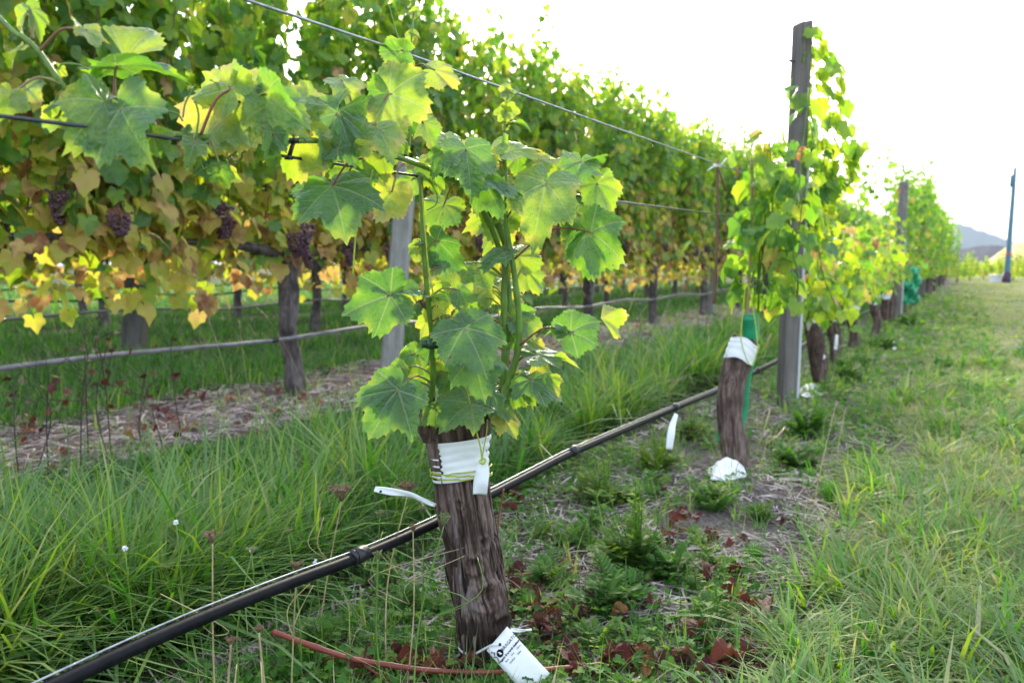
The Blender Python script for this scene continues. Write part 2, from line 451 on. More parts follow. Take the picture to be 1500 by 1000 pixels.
def canopy(seed, L=2.05, zc=.85, ztop=2.45, nsh=17, thick=.24, leaf=.064, zlow=.52, node=.062, extra=1.25, autumn=1.0, base_tint=.27, droopy=.0, spread=None):
    rng = np.random.default_rng(seed)
    gl, gs = Geo(), Geo()
    pos, tip, nrm, size, tint = [], [], [], [], []
    def one(p, out, z, sc=1.0):
        o = out + rng.normal(0, .25, 3); o[2] *= .4
        t = o * .45 + np.array([0, 0, -.75]) + rng.normal(0, .28, 3)
        nn = o * .9 + np.array([0, 0, .55]) + rng.normal(0, .3, 3)
        pos.append(p); tip.append(t); nrm.append(nn)
        size.append(leaf * sc * rng.uniform(.7, 1.22))
        q = np.clip((1.68 - z + rng.normal(0, .22)) / .7, 0, 1) * autumn
        if rng.random() < q * .82: tn = rng.choice([rng.uniform(.58, .78), rng.uniform(.72, .90), rng.uniform(.88, 1.0)], p=[.40, .42, .18])
        elif rng.random() < .13 * autumn: tn = rng.uniform(.5, .75)
        else: tn = np.clip(rng.normal(base_tint, .11), .02, .52)
        tint.append(tn)
    for s in range(nsh):
        y0 = (s + rng.uniform(0, 1)) / nsh * L - L / 2
        if spread is not None: y0 = rng.normal(0, spread)
        x0 = rng.normal(0, .05)
        top = ztop + rng.normal(0, .13)
        n = max(4, int((top - zc) / .12)); pts = []
        x, y = x0, y0 * (1 if spread is None else .5); z = zc + rng.uniform(-.05, .05)
        dx, dy = rng.normal(0, .025), rng.normal(0, .012)
        if spread is not None: dy += (y0 - y) / n * 1.2
        for k in range(n + 1):
            pts.append([x, y, z]); x += dx + rng.normal(0, .018); y += dy + rng.normal(0, .012)
            dx *= .9; x = np.clip(x, -thick, thick); z += (top - zc) / n * (1 - droopy * (k / n) ** 2)
        pts = smooth_path(np.array(pts), n * 2)
        tube(gs, pts, np.linspace(.0042, .0016, len(pts)), 4)
        zz = pts[:, 2]; nn_ = int((top - zc) / node); sgn = rng.choice([-1, 1])
        for k in range(nn_):
            f = (k + .5) / nn_; p = np.array([np.interp(f, np.linspace(0, 1, len(pts)), pts[:, c]) for c in range(3)])
            sgn = -sgn
            for _ in range(1 + (rng.random() < extra - .25) + (rng.random() < .3)):
                out = np.array([sgn * abs(rng.normal(.8, .3)), rng.normal(0, .55), .1])
                if _: out[0] *= rng.choice([-1, 1])
                pl = rng.uniform(.04, .13) * (1 - .45 * f)
                q = p + out / np.linalg.norm(out) * pl + np.array([0, 0, rng.normal(0, .02)])
                one(q, out, q[2], 1 - .30 * f ** 4)
                if rng.random() < .35: tube(gs, [p, (p + q) / 2 + [0, 0, .012], q], .0013, 3, cap=False)
    # low hanging leaves round the fruiting zone
    for k in range(int(125 * L / 2.05 * autumn)):
        p = np.array([rng.choice([-1, 1]) * abs(rng.normal(.14, .10)), rng.uniform(-L / 2, L / 2), rng.uniform(zlow + .05, 1.0) if rng.random() < .9 else rng.uniform(zlow - .06, .75)])
        one(p, np.array([np.sign(p[0]), rng.normal(0, .5), 0.]), p[2] - .1)
    put_leaves(gl, pos, tip, nrm, size, tint)
    return gl, gs

# ------------------------------------------------------------------ trunks
def trunk_geo(g, path, rad, k=28, n=40, amp=.006, lump=.012, seed=0, freq=9, zf=6, flat=None, knots=(), top_rag=0.0, twist=0.0, wood=None, wetz=None):
    n0 = len(path)
    pts = smooth_path(path, n); rad = np.interp(np.linspace(0, n0 - 1, n), np.arange(n0), rad)
    T, Nn, B = frames(pts)
    a = np.arange(k) * 2 * math.pi / k
    s = np.concatenate([[0], np.cumsum(np.linalg.norm(np.diff(pts, axis=0), axis=1))])
    A_, S_ = np.meshgrid(a, s)
    tw = A_ + twist * S_ + .35 * (vn(S_ * 9, np.cos(A_), np.sin(A_), seed + 2) - .5)
    cx, cy = np.cos(tw), np.sin(tw)
    n1 = vn(cx * freq * .5, cy * freq * .5, S_ * zf, seed); n2 = vn(cx * freq, cy * freq, S_ * zf * 2.2, seed + 1); n3 = vn(cx * freq * 2.1, cy * freq * 2.1, S_ * zf * 4, seed + 7)
    rid = (1 - np.abs(2 * n1 - 1)) * .5 + (1 - np.abs(2 * n2 - 1)) * .35 + n3 * .3
    low = vn(np.cos(A_) * 1.3, np.sin(A_) * 1.3, S_ * 9, seed + 3) - .5
    W = np.zeros_like(S_)
    if wood is not None: W = wood(A_, S_)
    disp = (rid - .55) * 2 * amp * (1 - .85 * W) + low * 2 * lump
    for (ka, kz, kr, kh) in knots:
        da = (A_ - ka + math.pi) % (2 * math.pi) - math.pi
        dd = np.sqrt((da * rad[:, None]) ** 2 + (S_ - kz) ** 2) / kr
        disp += kh * (np.exp(-(dd - 1) ** 2 * 6) - 1.1 * np.exp(-dd ** 2 * 3.5))
    rr = rad[:, None] + disp
    V = pts[:, None] + rr[..., None] * (np.cos(A_)[..., None] * Nn[:, None] + np.sin(A_)[..., None] * B[:, None])
    if top_rag:
        e = np.clip((S_ / s[-1] - .93) / .07, 0, 1)
        V = V + (e * (vn(cx * 5, cy * 5, 0, seed + 9) - .5) * 2 * top_rag)[..., None] * T[:, None]
    V = V.reshape(-1, 3)
    i, j = np.meshgrid(np.arange(n - 1), np.arange(k), indexing='ij'); j2 = (j + 1) % k
    Q = np.stack([i * k + j, i * k + j2, (i + 1) * k + j2, (i + 1) * k + j], -1).reshape(-1, 4)
    V = np.concatenate([V, pts[-1:] - T[-1] * .01 , pts[:1]])
    jj = np.arange(k)
    Tt = np.concatenate([np.stack([np.full(k, n * k), (n - 1) * k + jj, (n - 1) * k + (jj + 1) % k], -1),
                         np.stack([np.full(k, n * k + 1), (jj + 1) % k, jj], -1)])
    bk = np.concatenate([(rid - .5).ravel(), [0, 0]])
    wd = np.concatenate([W.ravel(), [0, 0]])
    wt = np.zeros_like(S_) if wetz is None else np.clip((wetz - S_ + .02 * (n2 - .5)) / .012, 0, 1) * .75
    g.add(V, Q, Tt, bark=bk, wood=wd, wet=np.concatenate([wt.ravel(), [0, 0]]))
    return pts, rad, (T, Nn, B)

def icos():
    import bmesh
    bm = bmesh.new(); bmesh.ops.create_icosphere(bm, subdivisions=1, radius=1)
    V = np.array([v.co[:] for v in bm.verts]); T = np.array([[v.index for v in f.verts] for f in bm.faces]); bm.free()
    return V, T
ICO_V, ICO_T = icos()
def berries(g, centers, radii):
    c = np.asarray(centers, float); r = np.asarray(radii, float); m, k = len(c), len(ICO_V)
    g.add((ICO_V[None] * r[:, None, None] + c[:, None]).reshape(-1, 3), None, (ICO_T[None] + (np.arange(m) * k)[:, None, None]).reshape(-1, 3))
def bunch_geo(seed):
    rng = np.random.default_rng(seed); g = Geo(); C, Rr = [], []
    for k in range(130):
        z = -rng.uniform(0, 1) ** .8 * .13
        w = .038 * (1 - (abs(z) / .15) ** 1.6) + .006
        a = rng.uniform(0, 6.28); q = w * math.sqrt(rng.uniform(.25, 1))
        C.append([q * math.cos(a), q * math.sin(a), z]); Rr.append(rng.uniform(.0068, .0092))
    berries(g, C, Rr); tube(g, [[0, 0, .05], [0, 0, -.03]], .002, 4)
    return g
# ------------------------------------------------------------------ light, sky, camera
SUN_EL, SUN_AZ = R(24), R(-26)        # azimuth from +Y, negative = to the left: the sun stands ahead, just above the picture
sd = Vector((math.sin(SUN_AZ) * math.cos(SUN_EL), math.cos(SUN_AZ) * math.cos(SUN_EL), math.sin(SUN_EL)))
w = bpy.data.worlds.new("World"); scene.world = w; w.use_nodes = True
nt = w.node_tree; nt.nodes.clear()
sky = nt.nodes.new('ShaderNodeTexSky'); sky.sky_type = 'NISHITA'; sky.sun_disc = False
sky.sun_elevation = SUN_EL; sky.sun_rotation = SUN_AZ
sky.air_density = 1.0; sky.dust_density = 4.0; sky.ozone_density = 1.0; sky.altitude = 50
bg = nt.nodes.new('ShaderNodeBackground'); bg.inputs[1].default_value = .06
wo = nt.nodes.new('ShaderNodeOutputWorld')
veil = nt.nodes.new('ShaderNodeBackground'); veil.inputs[0].default_value = (.76, .86, 1.0, 1); veil.inputs[1].default_value = .70     # thin bright overcast
both = nt.nodes.new('ShaderNodeAddShader')
nt.links.new(sky.outputs[0], bg.inputs[0]); nt.links.new(bg.outputs[0], both.inputs[0]); nt.links.new(veil.outputs[0], both.inputs[1]); nt.links.new(both.outputs[0], wo.inputs[0])
sun = bpy.data.lights.new('sun', 'SUN'); sun.energy = 2.4; sun.angle = R(6); sun.color = (1.0, .90, .72)
so = bpy.data.objects.new('sun', sun); COL.objects.link(so)
so.rotation_euler = sd.to_track_quat('Z', 'Y').to_euler(); so.location = (0, 0, 40)
cam = bpy.data.cameras.new('camera'); co = bpy.data.objects.new('camera', cam); COL.objects.link(co)
co.location = CAM; co.rotation_euler = (math.pi / 2 - PITCH, 0, YAW)
cam.sensor_width = 36; cam.lens = FPX / 1500 * 36; cam.clip_start = .05; cam.clip_end = 6000
cam.dof.use_dof = True; cam.dof.focus_distance = 1.27; cam.dof.aperture_fstop = 5.2
scene.camera = co
vs = scene.view_settings; vs.view_transform = 'Standard'; vs.look = 'None'; vs.exposure = 1.45; vs.gamma = 1
cy = scene.cycles
cy.max_bounces = 8; cy.diffuse_bounces = 4; cy.glossy_bounces = 3; cy.transmission_bounces = 5; cy.volume_bounces = 0
cy.transparent_max_bounces = 4; cy.caustics_reflective = False; cy.caustics_refractive = False
cy.sample_clamp_indirect = 6

# ------------------------------------------------------------------ ground, hills, haze
def axis(lo, hi, fine_lo, fine_hi, step):
    a = list(np.arange(fine_lo, fine_hi + 1e-6, step)); x, d = fine_hi, step
    while x < hi: d *= 1.35; x = min(hi, x + d); a.append(x)
    x, d = fine_lo, step; b = []
    while x > lo: d *= 1.35; x = max(lo, x - d); b.append(x)
    return np.array(b[::-1] + a)
gx, gy = axis(-1500, 1500, -7, 3, .06), axis(-1500, 1500, -.5, 12, .06)
GX, GY = np.meshgrid(gx, gy); nx, ny = len(gx), len(gy)
i, j = np.meshgrid(np.arange(ny - 1), np.arange(nx - 1), indexing='ij')
Q = np.stack([i * nx + j, i * nx + j + 1, (i + 1) * nx + j + 1, (i + 1) * nx + j], -1).reshape(-1, 4)
tag(Geo().add(np.stack([GX.ravel(), GY.ravel(), ground_z(GX, GY).ravel()], -1), Q).obj('ground', M['ground']), kind='structure')

def hill_mat(name, a, b, sc):
    return simple(name, a, .95, spec=.1, scale=sc, c2=b)
def hill(name, dist, prof, depth, m, seed):
    """prof: (photo x, photo y of the crest); a ridge at that distance with real depth"""
    px = np.array([p[0] for p in prof], float); py = np.array([p[1] for p in prof], float)
    xs = np.linspace(px[0], px[-1], 90); ys = np.interp(xs, px, py)
    nd = 26; V = []
    for x, y in zip(xs, ys):
        top = P(x, y, dist); dirh = (top - CAM) * [1, 1, 0]; dirh /= np.linalg.norm(dirh)
        for k in range(nd):
            u = k / (nd - 1) * 2 - 1
            q = top + dirh * u * depth
            h = max(0, top[2]) * max(0, 1 - abs(u) ** 1.3) * (1 - .25 * (1 - abs(u)) * abs(u) * 4 * (vn(x * .06, u * 4, 0, seed)))
            h *= 1 + .10 * (vn(x * .22, u * 9, 1, seed) - .5)
            V.append([q[0], q[1], h - .6])
    i, j = np.meshgrid(np.arange(len(xs) - 1), np.arange(nd - 1), indexing='ij')
    Q = np.stack([i * nd + j, (i + 1) * nd + j, (i + 1) * nd + j + 1, i * nd + j + 1], -1).reshape(-1, 4)
    return tag(Geo().add(V, Q).obj(name, m), kind='structure')
hill('mountain', 1280, [(1180, 395), (1260, 378), (1330, 346), (1375, 330), (1405, 324), (1428, 332), (1455, 340), (1490, 356), (1560, 385), (1620, 398)], 150, hill_mat('far_mountain', (.035, .06, .05), (.025, .045, .04), .02), 1)
hill('hill', 330, [(1290, 398), (1350, 388), (1385, 372), (1405, 362), (1436, 356), (1460, 355), (1480, 358), (1530, 372), (1600, 398)], 70, hill_mat('wooded_hill', (.036, .034, .050), (.016, .018, .030), .06), 2)
hill('dry_hill', 200, [(1418, 402), (1440, 384), (1462, 366), (1482, 353), (1502, 346), (1540, 336), (1600, 350), (1680, 398)], 45, hill_mat('dry_grass_hill', (.70, .47, .24), (.58, .38, .19), .05), 3)

hz = Geo(); box(hz, (0, 0, 38.7), 3040, 3040, 80)
m_, nt_, out_ = mat('haze_air')
pv = nt_.nodes.new('ShaderNodeVolumePrincipled'); pv.inputs['Color'].default_value = (.72, .84, 1, 1); pv.inputs['Density'].default_value = .00036
nt_.links.new(pv.outputs[0], out_.inputs['Volume'])
if USE_HAZE: tag(hz.obj('haze', m_, smooth=False), kind='stuff')

# ------------------------------------------------------------------ the full rows
ROWX = [-3.35, -6.1, -8.8, -11.5]
HEAD = .80
def old_vine(seed):
    rng = np.random.default_rng(seed)
    t = bpy.data.objects.new('mature_grapevine', None); COL.objects.link(t)
    g = Geo()
    lean = rng.normal(0, .05, 2)
    path = [[0, 0, -.05], [lean[0] * .2 + rng.normal(0, .012), lean[1] * .2, .2], [lean[0] * .6, lean[1] * .6 + rng.normal(0, .015), .45], [lean[0], lean[1], HEAD]]
    trunk_geo(g, path, [.062, .050, .047, .058], 28, 34, .008, .012, seed, 7, 5, twist=rng.uniform(-2, 2), top_rag=.02)
    for s in (-1, 1):
        arm = [[lean[0], lean[1], HEAD - .06], [lean[0], lean[1] + s * .12, HEAD + .02], [lean[0] * .5, s * .5, HEAD + .07], [0, s * .98, HEAD + .06]]
        trunk_geo(g, arm, [.036, .030, .019, .012], 12, 22, .004, .006, seed + s + 20, 5, 6)
    g.obj('trunk', M['rowbark'], t)
    gl, gs = canopy(seed + 50, L=2.5, nsh=56, thick=.29, leaf=.068, node=.056, ztop=2.56, base_tint=.39)
    gl.obj('foliage', M['row_leaf'], t); gs.obj('canes', M['cane'], t)
    return t, rng
protos = [old_vine(s) for s in (11, 12, 13, 14)]
bm_ = [bunch_geo(s).mesh('grape_bunch', M['grape']) for s in (1, 2, 3)]
for t, rng in protos:
    for k in range(12):
        b = bpy.data.objects.new('grape_bunch', bm_[k % 3]); COL.objects.link(b); b.parent = t
        y = rng.uniform(-.95, .95); b.location = ((1 if k % 3 else -1) * rng.uniform(.12, .29), y, rng.uniform(.88, 1.10)); b.rotation_euler = (rng.normal(0, .15), rng.normal(0, .15), rng.uniform(0, 6)); b.scale = [rng.uniform(.9, 1.2), rng.uniform(.9, 1.2), rng.uniform(.75, 1.35)]
ORD = ['first', 'second', 'third', 'fourth', 'fifth', 'sixth', 'seventh', 'eighth', 'ninth', 'tenth', 'eleventh', 'twelfth', 'thirteenth', 'fourteenth', 'fifteenth', 'sixteenth', 'seventeenth', 'eighteenth', 'nineteenth', 'twentieth']
RN = ['full leafy row behind the replanted row', 'second full row, glimpsed under the first', 'third full row back', 'fourth full row back']
used_p = set()
def place_vine(pi, x, y, rz, label, group):
    t, _ = protos[pi]
    o = t if pi not in used_p else copy_tree(t)
    used_p.add(pi)
    o.location = (x, y, float(ground_z(x, y))); o.rotation_euler = (0, 0, rz)
    return tag(o, label, 'grapevine', group)
random.seed(4)
Y0 = [3.33 - 2.05 * 1, 2.2, 1.5, 3.0]; NV = [31, 20, 16, 12]
place_order = []
for r in range(4):
    for k in range(NV[r]):
        y = Y0[r] + 2.05 * k + (random.uniform(-.1, .1) if not (r == 0 and k < 8) else 0)
        x = ROWX[r] + random.uniform(-.04, .04)
        if r == 0:
            lab = (f'mature grapevine, {ORD[k]} trunk along the {RN[0]}' if k < 18 else 'small far off mature grapevine where the full leafy row runs to its end')
        else:
            lab = (f'mature grapevine, {ORD[k]} trunk along the {RN[r]}' if k < 6 else f'mature grapevine deep along the {RN[r]}')
        place_order.append((k * 7 + r * 3 + (k // 3)) % 4)
        place_vine(place_order[-1], x, y, 0 if (k + r) % 2 else math.pi, lab, ['vines of the full row', 'vines of the second full row', 'vines of the third full row', 'vines of the fourth full row'][r])

def post_geo(g, base, top, w, d, bev=.012, n=2, yaw=0.0, slant=.0):
    base, top = np.asarray(base, float), np.asarray(top, float)
    ax = (top - base) / np.linalg.norm(top - base)
    xx = np.array([math.cos(yaw), math.sin(yaw), 0]); xx -= ax * xx.dot(ax); xx /= np.linalg.norm(xx); yy = np.cross(ax, xx)
    hw, hd = w / 2, d / 2
    ring = [(hw - bev, -hd), (hw, -hd + bev), (hw, hd - bev), (hw - bev, hd), (-hw + bev, hd), (-hw, hd - bev), (-hw, -hd + bev), (-hw + bev, -hd)]
    V = []
    L = np.linalg.norm(top - base)
    hs = [0, .3 * L, .6 * L, L - .01, L]
    for q, h in enumerate(hs):
        s = .93 if q == len(hs) - 1 else 1.0
        for (a, b) in ring:
            hh = h + (slant * a / hw if q >= 3 else 0)
            V.append(base + ax * hh + xx * a * s + yy * b * s)
    m = len(hs); Q = [[i * 8 + j, i * 8 + (j + 1) % 8, (i + 1) * 8 + (j + 1) % 8, (i + 1) * 8 + j] for i in range(m - 1) for j in range(8)]
    V.append(base + ax * (L + .002)); T = [[m * 8, (m - 1) * 8 + j, (m - 1) * 8 + (j + 1) % 8] for j in range(8)]
    g.add(V, Q, T); return ax, xx, yy
def row_post(label, base, top, m, w=.10, d=.10, yaw=0.0, group=None):
    g = Geo(); post_geo(g, base, top, w, d, yaw=yaw)
    return tag(g.obj('trellis_post', m, loc=np.asarray(base), smooth=False), label, 'post', group)
def d_row(px, X):   # lens depth where the row plane is met
    r = ray(px, 500); return X / r[0]
# pale post of the full row, dark post of the second full row
b = RP(568, 574, -3.0); b[2] = -.1; t_ = P(596, 240, d_row(594, -3.0))
row_post('pale grey square timber post standing between vines of the full row', b, t_, M['palepost'], .12, .10, YAW)
b = RP(195, 520, -6.1); b[2] = -.1; t_ = P(207, 300, d_row(207, -6.1))
row_post('thick dark timber post under the second full row, far left', b, t_, M['darkpost'], .17, .15, YAW)
row_post('slim grey post at the third bay of the full row, beside the bound cane stakes', (-3.35, 11.95, -.1), (-3.30, 11.95, 2.0), M['palepost'], .09, .09)
for k in range(3):
    row_post('thin distant grey post inside the far part of the full row', (-3.35, 19.6 + 7.6 * k, -.1), (-3.35, 19.6 + 7.6 * k, 2.0), M['palepost'], .09, .09, group='far posts of the full row')

def line(name, pts, rad, m, label, cat, k=8, n=None, group=None, obj_only=False):
    g = Geo(); tube(g, pts, rad, k, n)
    return tag(g.obj(name, m, loc=np.asarray(pts[0])), label, cat, group)
# drip pipes of the full rows, sagging a little between ties
def drip(X, z, y1, label, m, rad, seed):
    rng = np.random.default_rng(seed); ys = np.arange(-1.0, y1, 1.02)
    pts = np.array([[X, y, z + (.012 if k % 2 else -.02) + rng.normal(0, .008)] for k, y in enumerate(ys)])
    o = line('drip_pipe', pts, rad, m, label, 'irrigation pipe', 8, len(ys) * 4)
    jx = [q for q in pts[1::3]][:12]; g = Geo()
    for q in jx:
        j = Geo(); tube(j, [q + [0, -.02, 0] - pts[0], q + [0, .02, 0] - pts[0]], rad * 1.35, 8)
        j.obj('pipe_joint', M['blackplastic'], o)
    return o
drip(-3.28, .35, 62, 'grey drip irrigation pipe strung along the full leafy row', M['greypipe'], .011, 1)
drip(-6.03, .36, 45, 'drip irrigation pipe along the second full row behind the dark post', M['greypipe'], .011, 2)
drip(-8.73, .38, 36, 'dark drip irrigation pipe along the third full row back', M['pipe'], .011, 3)
drip(-11.43, .40, 30, 'faint drip irrigation pipe along the fourth full row back', M['pipe'], .011, 4)

# ------------------------------------------------------------------ the replanted row: post, stakes, wires
X1 = -.79
pb = G(1150, 600); pb[2] = -.12; pt = P(1176, 34, 3.93)
g = Geo(); ax, xx, yy = post_geo(g, pb, pt, .076, .085, yaw=YAW + .25, slant=.008)
pr = thing('trellis_post', 'tall weathered grey timber post with pale side strip and vine climbing it', 'post', tuple(pb))
g.obj('timber', M['post'], pr, smooth=False, loc=pb)
Lp = np.linalg.norm(pt - pb)
g = Geo(); s0 = pb + xx * .041 - yy * .03
post_geo(g, s0 + ax * .10, s0 + ax * (Lp * .70), .014, .034, .003, yaw=YAW + .25); g.obj('side_strip', M['strip'], pr, smooth=False, loc=pb)
for h in (.56, .695):
    g = Geo(); c = pb + xx * .056 - yy * .034 + ax * Lp * h
    tube(g, [c - yy * .012 - ax * .012, c - yy * .012 + ax * .012], .011, 8); tube(g, [c, c - yy * .025], .005, 6)
    g.obj('wire_clip', M['blackplastic'], pr, loc=pb)
for s in (-1, 1):
    g = Geo(); c = pb + ax * (Lp - .17 + .02 * s) + xx * .044 * s
    tube(g, [c - xx * .01 * s, c + xx * .02 * s], .003, 6); tube(g, [c + xx * .018 * s, c + xx * .024 * s], .008, 8)
    g.obj('nail', M['darkwire'], pr, loc=pb)
p2b = G(1312, 474); p2b[2] = -.1; d2 = np.linalg.norm((p2b - CAM) * [1, 1, 0]); p2t = P(1324, 268, 10.55)
pr2 = thing('trellis_post', 'grey round topped post beside the green netting, farther along the row', 'post', tuple(p2b))
g = Geo(); post_geo(g, p2b, p2t, .11, .10, .03, yaw=YAW); g.obj('timber', M['post'], pr2, smooth=False, loc=p2b)
g = Geo(); post_geo(g, p2b + RT * .062 + [0, 0, .1], p2b + RT * .075 + [0, 0, 1.15], .016, .03, .003, yaw=YAW); g.obj('side_strip', M['strip'], pr2, smooth=False, loc=p2b)
for k in range(4):
    y = 19.4 + 7.6 * k
    row_post('distant thin post far along the replanted row', (X1, y, -.1), (X1 + .02, y, 2.0), M['post'], .10, .10, group='far posts of the replanted row')

def wire_px(pix, X, back, fwd_pts, rad, m, label, name='trellis_wire'):
    pts = [RP(x, y, X) for x, y in pix]
    d0 = pts[0] - pts[1]; d0 /= np.linalg.norm(d0)
    pts = [pts[0] + d0 * back] + pts + [np.asarray(q, float) for q in fwd_pts]
    return line(name, np.array(pts), rad, m, label, 'wire', 8)
wt = wire_px([(360, 0), (560, 66), (740, 130), (900, 187), (1085, 252)], X1, 1.6, [], .0021, M['wire'], 'upper galvanised trellis wire crossing above the grafted vine to the post')
wl = wire_px([(0, 170), (180, 192), (430, 231), (620, 259), (920, 297), (1085, 318)], X1, .5, [], .0021, M['darkwire'], 'lower dark trellis wire carrying the green cane of the grafted vine')
e1, e2 = RP(1085, 252, X1), RP(1085, 318, X1)
for e, lab in ((e1, 'upper'), (e2, 'lower')):
    line('trellis_wire', np.array([e, [X1, 11.7, e[2] + .12], [X1, 40, e[2] + .15]]), .002, M['wire'], f'{lab} trellis wire running on past the tall post down the row', 'wire', 6)

def stake(label, a, b_, rad, m, tie=None, fork=None):
    base = np.asarray(a, float); t = thing('vine_stake', label, 'stake', tuple(base))
    g = Geo(); tube(g, [a, (np.asarray(a) + b_) / 2 + [.004, .006, 0], b_], [rad, rad * .9, rad * .8], 7, 12); g.obj('cane_stick', m, t, loc=base)
    if fork is not None:
        g = Geo(); tube(g, fork, rad * .7, 6); g.obj('side_stick', m, t, loc=base)
    if tie is not None:
        g = Geo()
        for q in range(2): tube(g, [tie + np.array([.014 * math.cos(u), .014 * math.sin(u), .006 * (q - .5)]) for u in np.linspace(0, 6.28, 12)], .0025, 5)
        tube(g, [tie + RT * .012, tie + RT * .035 + [0, 0, .03]], .003, 5); tube(g, [tie - RT * .012, tie - RT * .04 + [0, 0, -.02]], .003, 5)
        g.obj('white_tie', M['tape'], t, loc=base)
    return t
d = 3.1
a = P(1046, 445, d); a2 = P(1051, 236, d)
stake('thin brown stake hanging tied to both wires left of the second vine', a, a2, .0065, M['cane'], P(1051, 243, d - .01), [P(1053, 248, d - .01), P(1063, 280, d)])
a = P(1094, 470, 3.0); stake('bamboo stake standing in the green sleeve of the second grafted vine', a, P(1102, 228, 3.0), .006, M['bamboo'])

# ------------------------------------------------------------------ drip pipe of the replanted row
XP = -.875
pix = [(85, 1000), (300, 896), (510, 820), (640, 763), (835, 664), (1050, 573), (1135, 530)]
pp = [RP(x, y, XP) for x, y in pix]
zs = np.array([q[2] for q in pp]); ysr = np.array([q[1] for q in pp])
zline = np.poly1d(np.polyfit(ysr, zs, 1))
print('pipe z', zs.round(3), ysr.round(2))
ys = np.concatenate([np.arange(-.4, 5.2, .2), np.arange(5.2, 40, .5)])
zz = np.interp(ys, ysr, zs, left=zs[0] + 0.0, right=zs[-1])
zz = np.where(ys > ysr[-1], zs[-1] + .04 * np.sin(np.clip((ys - ysr[-1]) / 7, 0, 1) * 3.1), zz)
pts = np.stack([np.full(len(ys), XP) + .006 * np.sin(ys * 1.7), ys, zz], -1)
dp = line('drip_pipe', pts, .0095, M['pipe'], 'black drip irrigation pipe strung low along the replanted row', 'irrigation pipe', 14, len(ys) * 3)
sp_ = smooth_path(pts, len(ys) * 3)
g = Geo(); tube(g, sp_ + [-.004, 0, .0122] , .0015, 6); g.obj('support_wire', M['wire'], dp, loc=pts[0])
for px in (507, 838, 993, 470 + 1000):
    r = ray(px, 600); 
    y = (XP / r[0]) * r[1] if px < 1400 else 4.0
    k = np.argmin(abs(sp_[:, 1] - y)); q = sp_[k]; tdir = sp_[k + 1] - sp_[k - 1]; tdir /= np.linalg.norm(tdir)
    q = q + [-.001, 0, .003]
    g = Geo(); tube(g, [q - tdir * .012, q + tdir * .012], .0145, 16); tube(g, [q - tdir * .017, q - tdir * .012], .0135, 16); tube(g, [q + tdir * .012, q + tdir * .017], .0135, 16)
    g.obj('pipe_clip', M['blackplastic'], dp, loc=pts[0])

# ------------------------------------------------------------------ far end of the track
pole_b = P(1474, 412, 33.0); pole_b[2] = -.2; pole_t = P(1487, 246, 33.0)
t = thing('utility_pole', 'tall slim blue grey pole at the far end of the grass track', 'pole', tuple(pole_b))
pm = simple('pole_paint', (.05, .15, .22), .6, var=.2); pd = simple('pole_dark_base', (.05, .02, .06), .7); pred = simple('red_band', (.5, .06, .03), .6)
g = Geo(); tube(g, [pole_b, pole_t], [.115, .07], 12, 8); g.obj('shaft', pm, t, loc=pole_b)
dirp = pole_t - pole_b
g = Geo(); tube(g, [pole_b, pole_b + dirp * .13], [.18, .15], 12); g.obj('sleeve', pd, t, loc=pole_b)
g = Geo(); tube(g, [pole_b + dirp * .27, pole_b + dirp * .285], .115, 12); g.obj('band', pred, t, loc=pole_b)
g = Geo(); tube(g, [pole_t + [0, 0, -.1], pole_t + RT * .5 + [0, 0, .75]], .02, 5); tube(g, [pole_t + [0, 0, -.7], pole_t - RT * .55 + [0, 0, -1.7]], .015, 5); box(g, pole_t - RT * .1 + np.array([0, 0, -.55]), .14, .14, .5); g.obj('bracket', pm, t, loc=pole_b)
bb = P(1457, 412, 33.5); bb[2] = 0
t = thing('white_tub', 'white square tub on the grass beside the foot of the pole', 'tub', tuple(bb))
g = Geo(); post_geo(g, bb, bb + [0, 0, .32], .36, .36, .06, yaw=.4); g.obj('tub_body', M['tape'], t, smooth=False, loc=bb)
g = Geo(); post_geo(g, bb + [0, 0, .30], bb + [0, 0, .35], .41, .41, .06, yaw=.4); g.obj('rim', M['paper'], t, smooth=False, loc=bb)
# ------------------------------------------------------------------ the grafted vine in front
DT = 1.49
rows = [(990, 666, 746), (975, 670, 742), (940, 673, 738), (910, 667, 741), (885, 660, 744), (860, 655, 742), (830, 651, 737), (800, 649, 732), (775, 644, 728), (740, 639, 722), (700, 636, 717), (665, 632, 716), (640, 626, 720), (618, 618, 724), (596, 616, 727)]
tp = np.array([P((l + r) / 2, y, DT) for y, l, r in rows]); trd = np.array([(r - l) / 2 / FPX * DT for y, l, r in rows])
vb = tp[1].copy(); vb[2] = 0
gv = thing('grafted_vine', 'sharp foreground grafted old vine, thick shaggy trunk and big fresh green leaves', 'grapevine', tuple(vb))
g = Geo()
